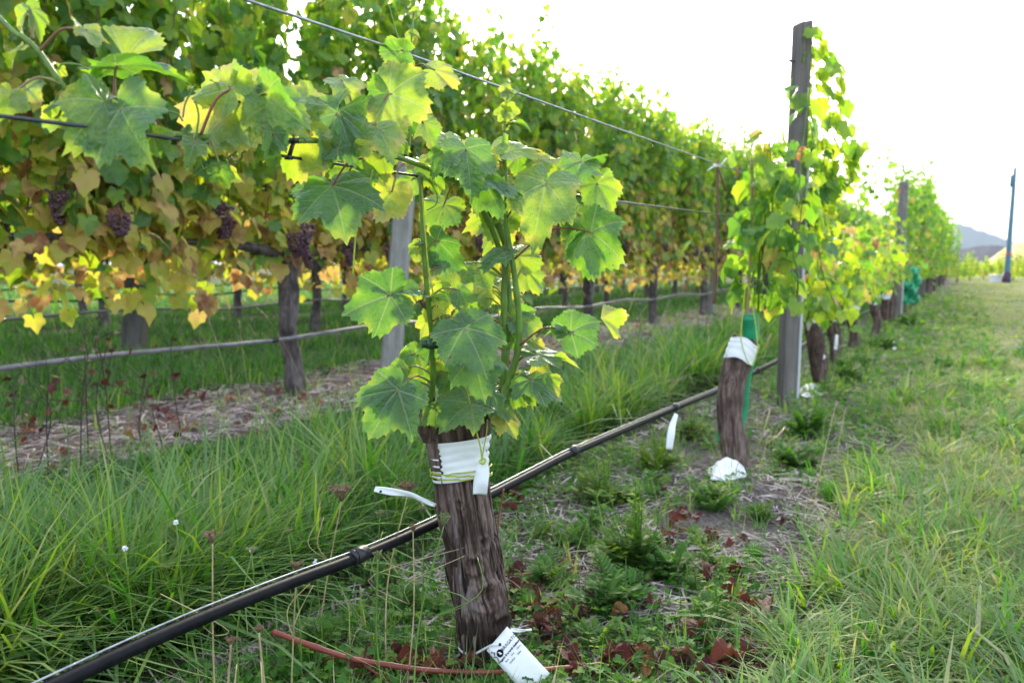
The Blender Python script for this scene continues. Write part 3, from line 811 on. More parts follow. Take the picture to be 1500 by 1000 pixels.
# angle (in the frame) that faces the camera
pts0 = smooth_path(tp, 150); T0, N0, B0 = frames(pts0)
tc = -FH; ang_c = math.atan2(tc.dot(B0[0]), tc.dot(N0[0]))
ang_r = math.atan2(RT.dot(B0[0]), RT.dot(N0[0])); sgn = 1 if ((ang_r - ang_c + math.pi) % (2 * math.pi) - math.pi) > 0 else -1
s_of = lambda py: np.interp(-py, [-r[0] for r in rows], np.concatenate([[0], np.cumsum(np.linalg.norm(np.diff(tp, axis=0), axis=1))]))
def wood_mask(A_, S_):
    da = ((A_ - ang_c) * sgn + math.pi) % (2 * math.pi) - math.pi      # 0 = facing camera, + = right
    lo, hi = s_of(888), s_of(700)
    c = -.55 + .35 * np.clip((s_of(800) - S_) / .15, 0, 1)
    wv = .12 + .30 * np.clip((s_of(790) - S_) / .13, 0, 1)
    m = np.clip(1.6 - np.abs(da - c) / wv + (vn(S_ * 60, da * 6, 0, 3) - .5) * 1.3, 0, 1)
    return m * np.clip((S_ - lo) / .015, 0, 1) * np.clip((hi - S_) / .05, 0, 1) * .9
kn = [(ang_c + sgn * .35, s_of(862), .024, .011), (ang_c + sgn * .10, s_of(815), .015, .009), (ang_c + sgn * .75, s_of(905), .018, .008), (ang_c - sgn * .1, s_of(730), .010, .004), (ang_c + sgn * .55, s_of(790), .012, .005), (ang_c - sgn * 1.0, s_of(905), .015, .004)]
tpts, tr2, tfr = trunk_geo(g, tp, trd * .90, 260, 300, .0085, .014, 5, freq=13, zf=6, knots=kn, top_rag=.014, twist=.9, wood=wood_mask, wetz=s_of(887))
# loose bark flakes (splinters standing off the trunk)
rng = np.random.default_rng(5)
for k in range(170):
    i = rng.integers(15, 270); a = rng.uniform(0, 6.28)
    if 180 < i: i = int(180 - (i - 180) * 1.6)
    c = tpts[i]; o = tfr[1][i] * math.cos(a) + tfr[2][i] * math.sin(a); ln = rng.uniform(.015, .08)
    q0 = c + o * (tr2[i] * rng.uniform(.99, 1.03)); up = tfr[0][i]
    sd_ = np.cross(o, up) * rng.uniform(.0012, .004)
    q1 = q0 + up * ln * rng.choice([-1, 1]) + o * rng.uniform(0, .007); qm = (q0 + q1) / 2 + o * .003
    V = [q0 - sd_, q0 + sd_, qm - sd_, qm + sd_, q1 - sd_ * .3, q1 + sd_ * .3]; V2 = [np.array(v) - o * .0012 for v in V]
    g.add(V + V2, [[0, 1, 3, 2], [2, 3, 5, 4], [7, 6, 8, 9], [9, 8, 10, 11], [0, 2, 8, 6], [2, 4, 10, 8], [3, 1, 7, 9], [5, 3, 9, 11]], bark=rng.uniform(-.5, .5), wood=0.0, wet=0.0)
# ragged crown splinters
for k in range(46):
    a = rng.uniform(0, 6.28); i = 290
    o = tfr[1][i] * math.cos(a) + tfr[2][i] * math.sin(a); q0 = tpts[i] + o * tr2[i] * rng.uniform(.75, 1.05)
    q1 = q0 + np.array([0, 0, rng.uniform(.012, .04)]) + o * rng.uniform(-.004, .012)
    tube(g, [q0, (q0 + q1) / 2 + o * .002, q1], [rng.uniform(.003, .007), .004, .0012], 5, bark=rng.uniform(-.6, .1), wood=0.0, wet=0.0)
g.obj('trunk', M['bark'], gv, loc=vb)
# small horn of old wood at the right of the crown, one at the left
g = Geo()
trunk_geo(g, [P(722, 612, 1.46), P(730, 590, 1.45), P(737, 572, 1.44)], [.014, .011, .007], 16, 14, .002, .002, 3, 5, 8)
g.obj('old_spur', M['bark'], gv, loc=vb); g = Geo()
trunk_geo(g, [P(628, 640, 1.45), P(618, 622, 1.43), P(624, 606, 1.42)], [.013, .010, .006], 16, 14, .002, .002, 4, 5, 8)
g.obj('old_spur', M['bark'], gv, loc=vb)

# tape
tt = thing('grafting_tape', 'white grafting tape bound round the crown of the foreground vine', 'tape', tuple(tp[10]))
def shell(y0, y1, a0, a1, off, n=26, k=90, rag0=0.0):
    g = Geo(); ss = np.linspace(s_of(y0), s_of(y1), n); S_tot = np.concatenate([[0], np.cumsum(np.linalg.norm(np.diff(tpts, axis=0), axis=1))])
    V = []
    for i, s in enumerate(ss):
        f = np.interp(s, S_tot, np.arange(len(tpts))); q = int(f)
        for j in range(k):
            u = j / (k - 1); a_s = a0
            if rag0: a_s = a0 + rag0 * (vn(np.array([s * 260.]), 0, 0, 8)[0] - .3)
            a = ang_c + sgn * (a_s + (a1 - a_s) * u)
            o = tfr[1][q] * math.cos(a) + tfr[2][q] * math.sin(a)
            rr = tr2[q] + off + (.0008) * math.sin(s * 420 + 1.5 * math.sin(a * 2)) + .0022 * (vn(np.array([s * 160.]), np.array([a * 1.2]), 0, 4)[0] - .5)
            tl = .004 * math.sin(a * 1.0 + 1) 
            V.append(tpts[q] + o * rr + tfr[0][q] * (tl + (S_tot[min(q + 1, len(tpts) - 1)] - S_tot[q]) * (f - q)))
    i, j = np.meshgrid(np.arange(n - 1), np.arange(k - 1), indexing='ij')
    Q = np.stack([i * k + j, i * k + j + 1, (i + 1) * k + j + 1, (i + 1) * k + j], -1).reshape(-1, 4)
    return g.add(V, Q)
def solid(o, th=.0008):
    m = o.modifiers.new('thick', 'SOLIDIFY'); m.thickness = th; m.offset = 1; return o
solid(shell(698, 641, -.66, 4.6, .0046, rag0=.22).obj('wrap', M['tape'], tt, loc=tp[10]), .0012)
for y0, y1 in ((698, 694), (691, 688), (684, 682), (676, 673.5), (666, 664)):
    solid(shell(y0, y1, -1.5, -.7, .0066, n=3, k=20).obj('loose_strip', M['tape'], tt, loc=tp[10]), .0008)
def ribbon(pix, d, lat, n=14, th=.0006, wav=.002, seed=0):
    """strip of tape along pixel centre line pix with half width lat (photo px)"""
    c = smooth_path([P(x, y, dd) for (x, y), dd in zip(pix, d)], n); lat = np.interp(np.linspace(0, 1, n), np.linspace(0, 1, len(lat)), lat)
    T, N_, B_ = frames(c); V = []
    for k in range(n):
        s_ = np.cross(T[k], FW); s_ /= np.linalg.norm(s_)
        s_ = s_ + FW * .35 * math.sin(k * .5 + seed)
        for u in np.linspace(-1, 1, 6): V.append(c[k] + s_ * u * lat[k] / FPX * d[0] + FW * (wav * math.sin(u * 2.3 + k * .6 + seed)))
    i, j = np.meshgrid(np.arange(n - 1), np.arange(5), indexing='ij')
    return Geo().add(V, np.stack([i * 6 + j, i * 6 + j + 1, (i + 1) * 6 + j + 1, (i + 1) * 6 + j], -1).reshape(-1, 4))
solid(ribbon([(706, 672), (707, 690), (704, 708), (703, 724)], [1.405, 1.40, 1.40, 1.405], [5, 10, 11, 10]).obj('loose_tail', M['tape'], tt, loc=tp[10]))

# yellow twine
tw = thing('tie_twine', 'yellow green twine tied round the tape and led up to the wire', 'twine', tuple(tp[10]))
g = Geo()
for yy_, dy in ((694, 4), (685, -2), (689, 7)):
    L_ = []
    for a in np.linspace(-1.75, 1.75, 40):
        s = s_of(yy_ + dy * (a / 1.75)); S_tot = np.concatenate([[0], np.cumsum(np.linalg.norm(np.diff(tpts, axis=0), axis=1))]); q = int(np.interp(s, S_tot, np.arange(len(tpts))))
        an = ang_c + sgn * a; o = tfr[1][q] * math.cos(an) + tfr[2][q] * math.sin(an)
        L_.append(tpts[q] + o * (tr2[q] + .0105))
    tube(g, L_, .0013, 5)
g.obj('loop', M['twine'], tw, loc=tp[10])
g = Geo()
tube(g, [P(706, 673, 1.402), P(704, 655, 1.40), P(697, 628, 1.39), P(692, 606, 1.38), P(682, 565, 1.37), P(660, 505, 1.34), P(643, 462, 1.31), P(629, 400, 1.29), P(622, 330, 1.28), P(617, 262, 1.285)], .0014, 5, 60)
tube(g, [P(706, 674, 1.402), P(709, 655, 1.405), P(713, 632, 1.41), P(714, 614, 1.42)], .0012, 5, 16)
tube(g, [P(706, 672, 1.40), P(703, 676, 1.396), P(708, 679, 1.395), P(711, 673, 1.398), P(706, 670, 1.398)], .0019, 5, 16)
g.obj('tail', M['twine'], tw, loc=tp[10])
tw2 = line('tie_twine', [P(546, 248, 1.17), P(538, 280, 1.165), P(523, 335, 1.165), P(519, 370, 1.165), P(517, 404, 1.17)], .0013, M['twine'], 'pale green twine end dangling from the lower wire, left of the shoots', 'twine', 5, 30)

# green clip on the left shoot
cl = thing('vine_clip', 'small dark green plastic clip holding the left shoot', 'clip', tuple(P(632, 505, 1.33)))
g = Geo(); c = P(632, 504, 1.33)
tube(g, [c - CU * .008, c + CU * .008], .0095, 12); box(g, c + RT * .013 + CU * .001, .022, .007, .016, np.stack([RT, FH, UPZ], 1)); box(g, c - RT * .010, .012, .010, .012, np.stack([RT, FH, UPZ], 1))
g.obj('clip_body', M['clip'], cl, loc=P(632, 505, 1.33))

# ---- shoots
def shoot(name, pts, rad, m, n=60, k=10, nodes=True):
    g = Geo(); c = smooth_path(np.array(pts), n); r = np.interp(np.linspace(0, 1, n), np.linspace(0, 1, len(rad)), rad)
    if nodes: r = r * (1 + .22 * np.exp(-((np.arange(n) % 13) - 6) ** 2 / 1.2))
    tube(g, c, r, k); g.obj(name, m, gv, loc=vb); return c
stems = []
stems.append(shoot('shoot', [P(622, 616, 1.42), P(627, 596, 1.405), P(634, 565, 1.38), P(633, 500, 1.345), P(627, 440, 1.32), P(621, 370, 1.30), P(618, 310, 1.29), P(616, 258, 1.285)], [.0052, .0048, .0042, .004, .0036], M['stem']))
stems.append(shoot('shoot', [P(738, 585, 1.43), P(747, 555, 1.42), P(757, 520, 1.41), P(761, 480, 1.40), P(757, 430, 1.39), P(751, 385, 1.38), P(745, 352, 1.375), P(740, 318, 1.37), P(742, 270, 1.37), P(738, 225, 1.37), P(740, 180, 1.37), P(744, 132, 1.37)], [.0072, .0062, .0055, .005, .0045, .003, .0025, .0015], M['stem'], 90))
stems.append(shoot('shoot', [P(728, 600, 1.45), P(737, 560, 1.44), P(740, 500, 1.43), P(738, 430, 1.42), P(742, 370, 1.41), P(730, 330, 1.40), P(710, 300, 1.38), P(692, 283, 1.36)], [.0065, .006, .0055, .006, .0068, .0075], M['stem'], 80))
cane = shoot('shoot', [P(738, 570, 1.44), P(745, 420, 1.43), P(700, 292, 1.36), P(660, 262, 1.33), P(600, 236, 1.21), P(530, 214, 1.12), P(465, 206, 1.06), P(365, 208, .985), P(290, 200, .93), P(235, 194, .90), P(180, 180, .865), P(140, 160, .845), P(105, 140, .83), P(82, 112, .82), P(60, 80, .815), P(38, 58, .81), P(18, 45, .81), P(-8, 20, .81)], [.005, .0045, .0042, .004, .0037, .0034, .003, .0028, .0025], M['stem'], 180, 10)
stems.append(cane)
stems.append(shoot('shoot', [P(596, 230, 1.22), P(600, 190, 1.22), P(598, 140, 1.23), P(599, 90, 1.24), P(603, 55, 1.25), P(606, 20, 1.26)], [.003, .0025, .002, .0014, .001], M['stem'], 50))
stems.append(shoot('shoot', [P(792, 268, 1.42), P(830, 282, 1.46), P(870, 292, 1.5), P(905, 297, 1.54)], [.003, .0028, .0024], M['cane'], 30))
ALLS = np.concatenate(stems)

# ---- leaves:  (junction px, tip px, depth, tip depth offset, roll deg, width, tint, shape kwargs, petiole start px or None)
LT = [leaf_template(s, lobed=lb) for s, lb in ((1, .8), (2, 1.0), (3, .9), (4, 1.1), (5, .7), (6, 1.0))]
LEAF_N = [0]; LAST = [None]
def leaf(B_, T_, d, dT=0.0, roll=0, w=1.0, tint=.25, pet=None, petm='petiole', parent=None, flip=False, **kw):
    LEAF_N[0] += 1; sd_ = LEAF_N[0] * 17 + 3; rng = np.random.default_rng(sd_)
    V, Q, T, D = LT[LEAF_N[0] % len(LT)]
    lobe = pet is False; tint = tint + .045 if tint < .5 else (min(tint, .57) - .01 if tint < .65 else tint)
    if lobe:
        th = np.degrees(np.arctan2(V[:, 1], V[:, 0])); ok = np.abs(th) < rng.uniform(58, 84); ok[0] = True
        Q = Q[ok[Q].all(1)]; T = T[ok[T].all(1)]
    k = dict(droop=.22, fold=.15, wave=.16, curl=rng.uniform(0, .20), tipcurl=rng.uniform(-.12, .30)); k.update(kw)
    V = deform(V, rng, **k)
    if T_[1] > B_[1] + 15 and abs(roll) < 32: dT = dT - rng.uniform(0, .75) * math.hypot(T_[0] - B_[0], T_[1] - B_[1]) / FPX * d * (.3 if flip else 1)
    b = P(B_[0], B_[1], d); t = P(T_[0], T_[1], d + dT)
    ax = t - b; L = np.linalg.norm(ax); ax /= L; L = min(L, math.hypot(T_[0] - B_[0], T_[1] - B_[1]) / FPX * d * 1.12)
    view = CAM - b; view /= np.linalg.norm(view); view = view + UPZ * rng.uniform(.2, .95); n = view - ax * view.dot(ax); n /= np.linalg.norm(n)
    if flip: n = -n
    s = np.cross(n, ax); c_, s_ = math.cos(R(roll)), math.sin(R(roll))
    n2 = n * c_ + s * s_; s2 = np.cross(n2, ax)
    scl = L / max(.5, V[:, 0].max()) * (.88 if lobe else .78) * (1.2 if B_[0] < 470 and L > .04 else 1.0); w = w * (.95 if lobe else .88); drape = rng.uniform(.10, .34)
    W = b + (V[:, 0:1] * ax + V[:, 1:2] * w * s2 + V[:, 2:3] * n2) * scl
    W[:, 2] -= drape * scl * (V[:, 0] ** 2 + V[:, 1] ** 2)
    g = Geo(); tn = tint + .10 * (vn(V[:, 0] * 3, V[:, 1] * 3, sd_ * .37, sd_) - .5)
    g.add(W, Q, T, tint=tn, vt=D)
    if lobe: return g.obj('leaf_lobe', M['vine_leaf'], LAST[0], loc=vb)
    o = LAST[0] = g.obj('leaf', M['vine_leaf'], gv, loc=vb)
    if pet is None:
        dd = np.linalg.norm(ALLS - b, axis=1); i = int(np.argmin(dd + .25 * np.abs(ALLS[:, 2] - b[2] + .02)))
        p0 = ALLS[i] if dd[i] < .13 else None
    else: p0 = P(pet[0], pet[1], pet[2] if len(pet) > 2 else d)
    if p0 is not None:
        mid = (p0 + b) / 2 + np.array([0, 0, .012]) * (np.linalg.norm(p0 - b) / .06)
        gp = Geo(); tube(gp, [p0, mid, b - n2 * .001, b + ax * L * .06], [.0019, .0015, .0014, .0009], 7, 18)
        po = gp.obj('petiole', M[petm], o, loc=vb)
    return o
# --- cane towards the left
leaf((44, 14), (74, 58), .81, .01, 35, .75, .38, droop=.7, fold=.45, pet=(48, 58))
leaf((38, 20), (12, 60), .81, .0, -40, .8, .42, droop=.6, fold=.3, pet=(45, 50))
leaf((167, 98), (282, 92), .85, .02, 0, .55, .22, fold=-.05, droop=.15, wave=.12, roll_=0) if False else None
leaf((170, 97), (281, 90), .86, .06, 62, .85, .16, fold=.06, droop=.18, wave=.10, pet=(167, 168, .865))
leaf((183, 88), (224, 14), .865, .02, 18, .62, .50, fold=.22, droop=.15, wave=.08, pet=False)
leaf((165, 96), (118, 92), .86, .03, -55, .9, .16, wave=.10, pet=False)
leaf((152, 150), (92, 210), .83, -.07, 33, .95, .33, fold=.12, wave=.10, droop=.35, pet=(170, 178, .86))
leaf((150, 148), (88, 106), .835, .03, -35, 1.0, .14, wave=.12, droop=.3, pet=False)
leaf((176, 160), (232, 254), .83, -.08, -33, 1.0, .30, fold=.16, wave=.11, droop=.30, tipcurl=.2, pet=(165, 182, .86))
leaf((165, 145), (216, 190), .835, .05, -58, .9, .12, wave=.12, pet=False)
leaf((352, 150), (252, 165), .955, .02, 10, 1.05, .60, fold=.06, pet=(347, 203, .975), petm='redpetiole', flip=True)
leaf((350, 165), (322, 205), .96, .02, 0, 1.2, .60, pet=False, flip=True)
leaf((338, 130), (286, 84), .93, .02, 38, 1.0, .52, fold=.12, pet=(294, 198, .925), petm='redpetiole', droop=.4)
leaf((342, 128), (352, 88), .93, .0, -60, .7, .42, fold=.3, pet=False)
leaf((388, 138), (452, 180), .955, -.06, -33, 1.05, .27, fold=.22, wave=.10, droop=.35, pet=(349, 200, .97))
leaf((385, 132), (370, 122), .95, 0, 40, 1, .16, pet=False, droop=.5)
leaf((402, 150), (412, 216), .96, -.02, 10, 1.0, .30, fold=.2, droop=.4, pet=(378, 207, .99))
leaf((284, 210), (273, 247), .905, -.01, 10, .95, .34, pet=(286, 200, .925))
leaf((392, 200), (405, 240), 1.0, 0, -15, 1.1, .20, pet=(380, 208, .995))
leaf((305, 118), (328, 122), .93, .0, 70, .7, .12, pet=False)
leaf((272, 186), (278, 200), .915, 0, 0, 1.0, .20, pet=False); leaf((276, 190), (268, 178), .915, 0, 30, 1.0, .16, pet=False)
leaf((440, 195), (428, 258), 1.05, .03, 0, 1.15, .62, pet=(440, 207, 1.05), flip=True)
# --- middle of the head
leaf((494, 166), (470, 238), 1.08, -.02, 14, 1.05, .24, fold=.14, wave=.10, droop=.25, pet=(520, 214, 1.11))
leaf((492, 160), (461, 106), 1.08, .02, -8, .8, .36, fold=.2, pet=False)
leaf((497, 168), (523, 235), 1.08, .0, -14, .7, .18, pet=False)
leaf((500, 160), (560, 190), 1.075, .05, -48, .9, .13, wave=.12, pet=False)
leaf((556, 190), (594, 244), 1.11, -.03, -8, 1.0, .50, fold=.10, wave=.05, pet=(548, 222, 1.14))
leaf((570, 138), (648, 152), 1.16, -.02, 6, 1.35, .46, fold=.08, droop=.22, wave=.06, pet=(556, 186, 1.16), petm='redpetiole')
leaf((634, 102), (686, 116), 1.21, 0, 0, 1.0, .60, fold=.1, pet=(600, 104, 1.235), flip=True)
leaf((574, 137), (519, 120), 1.17, .03, 70, 1.0, .13, wave=.12, pet=False)
leaf((590, 74), (536, 66), 1.20, .02, 45, .8, .22, wave=.10, pet=(600, 85, 1.24))
leaf((598, 170), (612, 200), 1.18, .02, 25, 1.0, .12, pet=None)
leaf((520, 175), (570, 178), 1.15, .03, 40, .9, .55, pet=None, flip=True)
leaf((540, 150), (560, 165), 1.16, 0, 0, 1, .40, pet=None)
leaf((440, 150), (470, 120), 1.05, .03, 0, 1.1, .48, pet=(455, 206, 1.055), flip=True)
leaf((430, 168), (452, 205), 1.05, .0, 0, 1.2, .44, pet=(430, 206, 1.04))
leaf((487, 272), (520, 360), 1.12, -.03, 4, 1.25, .20, fold=.08, droop=.2, wave=.07, pet=(531, 232, 1.135), petm='redpetiole')
leaf((488, 270), (434, 322), 1.125, 0, 6, .8, .22, pet=False)
leaf((512, 250), (560, 300), 1.16, .02, 10, 1.1, .30, pet=(545, 218, 1.15))
leaf((575, 278), (550, 330), 1.18, .02, 0, 1.0, .58, pet=(592, 240, 1.2), flip=True)
leaf((660, 222), (622, 250), 1.26, -.02, -25, 1.1, .17, wave=.12, droop=.4, pet=(640, 252, 1.3))
leaf((682, 218), (700, 286), 1.26, -.03, 14, 1.15, .22, fold=.2, droop=.4, wave=.09, pet=(665, 262, 1.33))
leaf((690, 232), (738, 200), 1.30, .02, 20, 1.1, .48, pet=None)
leaf((640, 215), (668, 196), 1.28, .03, 30, 1.0, .50, pet=None)
leaf((612, 238), (598, 205), 1.25, .04, 0, 1.1, .45, pet=None)
leaf((702, 256), (792, 264), 1.30, .03, 42, 1.0, .12, wave=.10, fold=.12, droop=.2, pet=(690, 284, 1.35))
leaf((705, 262), (742, 312), 1.29, -.02, -20, .8, .12, wave=.10, fold=.15, pet=False)
leaf((800, 268), (768, 366), 1.32, -.03, -4, .95, .42, fold=.14, droop=.2, wave=.05, pet=(742, 320, 1.37))
leaf((748, 222), (808, 200), 1.34, .02, 20, 1.0, .52, wave=.10, pet=(739, 232, 1.37))
leaf((745, 215), (712, 190), 1.35, .02, 40, .8, .38, pet=False)
leaf((792, 236), (832, 212), 1.36, .02, 30, 1.2, .55, wave=.14, curl=.3, pet=(795, 265, 1.4))
leaf((790, 240), (775, 205), 1.37, .02, 0, 1.0, .57, pet=None)
leaf((796, 245), (826, 250), 1.36, 0, -20, 1.0, .52, pet=False)
leaf((855, 238), (896, 214), 1.42, .05, 55, 1.2, .16, wave=.08, pet=False)
leaf((850, 236), (838, 286), 1.42, -.01, 10, 1.25, .22, fold=.12, pet=(805, 272, 1.43))
leaf((874, 268), (908, 322), 1.44, .0, 6, 1.0, .36, fold=.18, pet=(868, 292, 1.5))
leaf((858, 300), (866, 326), 1.45, 0, 0, 1.1, .22, pet=None)
leaf((865, 340), (930, 378), 1.36, -.07, -33, 1.2, .16, fold=.06, droop=.25, wave=.08, pet=(752, 381, 1.38), petm='redpetiole')
leaf((860, 345), (872, 402), 1.355, -.01, 24, .7, .36, fold=.25, pet=False)
leaf((858, 340), (806, 328), 1.365, .04, 48, .9, .13, wave=.12, pet=False)
leaf((838, 322), (818, 345), 1.38, 0, 0, 1.0, .30, pet=(805, 290, 1.43))
leaf((735, 305), (658, 342), 1.43, .02, 0, 1.15, .44, pet=None, flip=True)
leaf((738, 320), (700, 372), 1.44, .03, 10, 1.0, .50, pet=None, flip=True)
leaf((758, 375), (800, 352), 1.42, .03, 0, 1.1, .52, pet=None, flip=True)
leaf((770, 395), (800, 432), 1.43, .0, 0, 1.0, .50, pet=(757, 410, 1.39), flip=True)
leaf((640, 352), (690, 398), 1.30, .0, -40, 1.0, .10, wave=.12, fold=.2, pet=(622, 375, 1.3))
leaf((738, 368), (692, 392), 1.38, -.02, -30, 1.0, .10, wave=.08, pet=(745, 352, 1.375))
leaf((650, 392), (622, 385), 1.30, .0, 20, 1.0, .32, pet=(624, 405, 1.305))
leaf((572, 432), (478, 456), 1.24, -.02, 20, 1.0, .15, fold=.14, droop=.25, wave=.08, pet=(624, 452, 1.325), petm='redpetiole')
leaf((574, 430), (566, 392), 1.25, .02, -30, 1.0, .20, fold=.2, pet=False)
leaf((580, 430), (622, 404), 1.26, .02, 10, 1.0, .22, fold=.2, pet=False)
leaf((602, 425), (600, 450), 1.28, .02, 0, 1.2, .56, pet=False, flip=True)
leaf((640, 436), (698, 444), 1.31, .0, 55, 1.0, .20, wave=.12, pet=(627, 440, 1.32))
leaf((672, 425), (694, 452), 1.32, 0, -20, 1.0, .24, pet=None)
leaf((716, 420), (668, 402), 1.45, .03, 0, 1.2, .58, fold=.05, pet=(740, 440, 1.42), flip=True)
leaf((716, 422), (770, 412), 1.45, .03, 0, 1.0, .58, fold=.05, pet=False, flip=True)
leaf((718, 424), (706, 445), 1.45, .03, 0, 1.6, .56, pet=False, flip=True)
leaf((680, 480), (728, 552), 1.28, -.02, 2, 1.15, .15, fold=.08, droop=.18, wave=.06, pet=(634, 470, 1.33))
leaf((682, 478), (668, 445), 1.285, .01, 0, .9, .16, pet=False)
leaf((690, 470), (742, 470), 1.30, .02, 10, 1.0, .20, pet=False)
leaf((648, 470), (640, 500), 1.33, .02, 20, 1.0, .22, pet=(633, 490, 1.34))
leaf((640, 448), (655, 480), 1.35, .03, 10, 1.2, .55, pet=None, flip=True)
leaf((625, 470), (618, 500), 1.36, .03, 0, 1.0, .56, pet=None, flip=True)
leaf((836, 486), (892, 446), 1.37, -.01, 6, 1.15, .12, fold=.08, droop=.1, wave=.05, pet=(762, 505, 1.40), petm='redpetiole')
leaf((880, 466), (923, 456), 1.38, .01, 0, 1.0, .56, fold=.05, pet=False, flip=True)
leaf((832, 486), (808, 460), 1.365, .02, -45, 1.1, .14, wave=.14, pet=False)
leaf((832, 490), (806, 478), 1.36, .0, 50, .9, .12, wave=.12, pet=False)
leaf((786, 520), (842, 508), 1.40, .02, 30, 1.15, .28, wave=.08, pet=(755, 533, 1.415), petm='redpetiole')
leaf((786, 522), (800, 544), 1.40, .0, 0, 1.2, .60, pet=False, flip=True)
leaf((805, 525), (856, 518), 1.41, 0, 62, .9, .40, wave=.12, pet=False)
leaf((583, 571), (526, 648), 1.30, -.03, -2, 1.2, .20, fold=.07, droop=.2, wave=.06, pet=(634, 562, 1.38))
leaf((584, 570), (508, 572), 1.30, 0, 4, .8, .19, pet=False)
leaf((588, 566), (610, 598), 1.31, .0, -20, 1.0, .18, pet=False)
leaf((590, 560), (612, 545), 1.33, .02, 30, 1.0, .30, pet=False)
leaf((600, 565), (622, 545), 1.36, .02, 45, 1.0, .16, pet=None)
leaf((692, 524), (722, 604), 1.34, -.02, 8, 1.0, .15, fold=.22, droop=.25, pet=(740, 515, 1.43))
leaf((690, 590), (628, 628), 1.38, -.02, -25, 1.1, .26, wave=.05, pet=(738, 585, 1.43))
leaf((684, 582), (652, 604), 1.40, .0, 0, 1.1, .62, pet=(635, 592, 1.4), petm='redpetiole')
leaf((720, 575), (742, 600), 1.37, 0, 20, 1.0, .16, pet=None)
leaf((640, 600), (612, 618), 1.39, 0, 20, 1.0, .18, pet=None)
leaf((778, 556), (742, 582), 1.39, -.01, -20, 1.2, .14, pet=(748, 552, 1.42))
leaf((778, 556), (838, 568), 1.40, .0, 20, 1.1, .13, wave=.1, droop=.4, pet=False)
leaf((800, 550), (822, 582), 1.42, 0, 0, .8, .38, pet=False)
leaf((728, 598), (772, 604), 1.40, 0, 25, 1.2, .22, pet=None)
leaf((738, 612), (764, 642), 1.40, -.01, 0, 1.0, .68, pet=(730, 604, 1.42))
leaf((728, 604), (740, 618), 1.41, 0, 0, 1.1, .70, pet=False)
leaf((590, 540), (560, 528), 1.36, .02, 40, 1.0, .35, pet=None)
leaf((600, 520), (575, 540), 1.40, .03, 0, 1.0, .24, pet=None)
leaf((650, 540), (668, 575), 1.42, .03, 0, 1.2, .28, pet=None)
leaf((655, 520), (640, 560), 1.43, .03, 0, 1.2, .22, pet=None)
leaf((700, 440), (690, 470), 1.45, .04, 0, 1.2, .30, pet=None)
for (b, t, d, ro, ti) in [((628, 240), (652, 282), 1.32, 10, .3), ((604, 262), (588, 300), 1.3, -10, .35), ((650, 200), (690, 212), 1.34, 20, .42), ((716, 236), (700, 205), 1.36, 0, .5), ((760, 230), (790, 258), 1.38, -15, .3), ((720, 300), (708, 345), 1.40, 20, .36), ((650, 300), (628, 348), 1.36, -10, .3), ((668, 392), (650, 440), 1.40, 10, .4), ((700, 392), (724, 440), 1.42, 0, .34), ((762, 470), (790, 505), 1.43, 10, .3),
                          ((745, 480), (768, 520), 1.44, -20, .22), ((660, 545), (640, 590), 1.42, 15, .28), ((612, 520), (590, 560), 1.42, 20, .3), ((700, 545), (730, 580), 1.44, -10, .26), ((760, 555), (792, 590), 1.45, 10, .2), ((560, 225), (530, 262), 1.20, 10, .42), ((480, 215), (466, 262), 1.12, -10, .36), ((620, 180), (640, 218), 1.26, 12, .34), ((575, 205), (612, 222), 1.22, -20, .3), ((500, 118), (540, 150), 1.13, 15, .44), ((455, 140), (430, 175), 1.08, 25, .45), ((810, 300), (842, 330), 1.44, 10, .34), ((782, 318), (800, 362), 1.42, -20, .28), ((820, 262), (838, 292), 1.44, 20, .42), ((690, 470), (664, 515), 1.40, 30, .22)]:
    leaf(b, t, d, -.01, ro, 1.05, ti, pet=None, wave=.13, fold=.16)
# young tips
for (b, t, d, ro, ti) in [((742, 164), (716, 158), 1.36, 20, .56), ((742, 160), (770, 162), 1.36, -20, .60), ((743, 185), (732, 180), 1.36, 30, .5), ((744, 182), (764, 178), 1.36, 55, .2), ((752, 180), (786, 176), 1.36, 60, .25),
                          ((744, 140), (730, 128), 1.37, 0, .5), ((744, 138), (756, 122), 1.37, 0, .5), ((742, 132), (736, 112), 1.37, 30, .55), ((603, 52), (588, 44), 1.25, 30, .45), ((604, 48), (622, 54), 1.25, 40, .45), ((606, 22), (598, 8), 1.26, 0, .5), ((606, 20), (618, 10), 1.26, 0, .5),
                          ((600, 88), (580, 96), 1.235, 50, .4), ((612, 356), (632, 348), 1.29, 60, .14), ((610, 358), (595, 372), 1.29, 30, .45)]:
    leaf(b, t, d, 0, ro, 1.0, ti, pet=None, wave=.12, fold=.25)
rs = np.random.default_rng(123)
for k in range(44):
    q = stems[rs.integers(0, 3)] if k < 20 else cane[40:165]
    p = q[rs.integers(8, len(q) - 4)] + RT * rs.normal(0, .035) + UPZ * rs.normal(.0, .02) + FH * rs.normal(.02, .03)
    v = p - CAM; dd = v.dot(FW); px, py = 750 + FPX * v.dot(RT) / dd, 500 - FPX * v.dot(CU) / dd
    if 548 < px < 612 and py > 280: continue
    a = rs.uniform(-.6, 3.7); L = rs.uniform(22, 46)
    leaf((px, py), (px + L * math.cos(a), py + L * math.sin(a)), dd, rs.uniform(-.02, .02), rs.uniform(-45, 45), 1.05, float(rs.choice([.2, .32, .42, .5, .55])), pet=None, wave=.16, fold=rs.uniform(.1, .4))
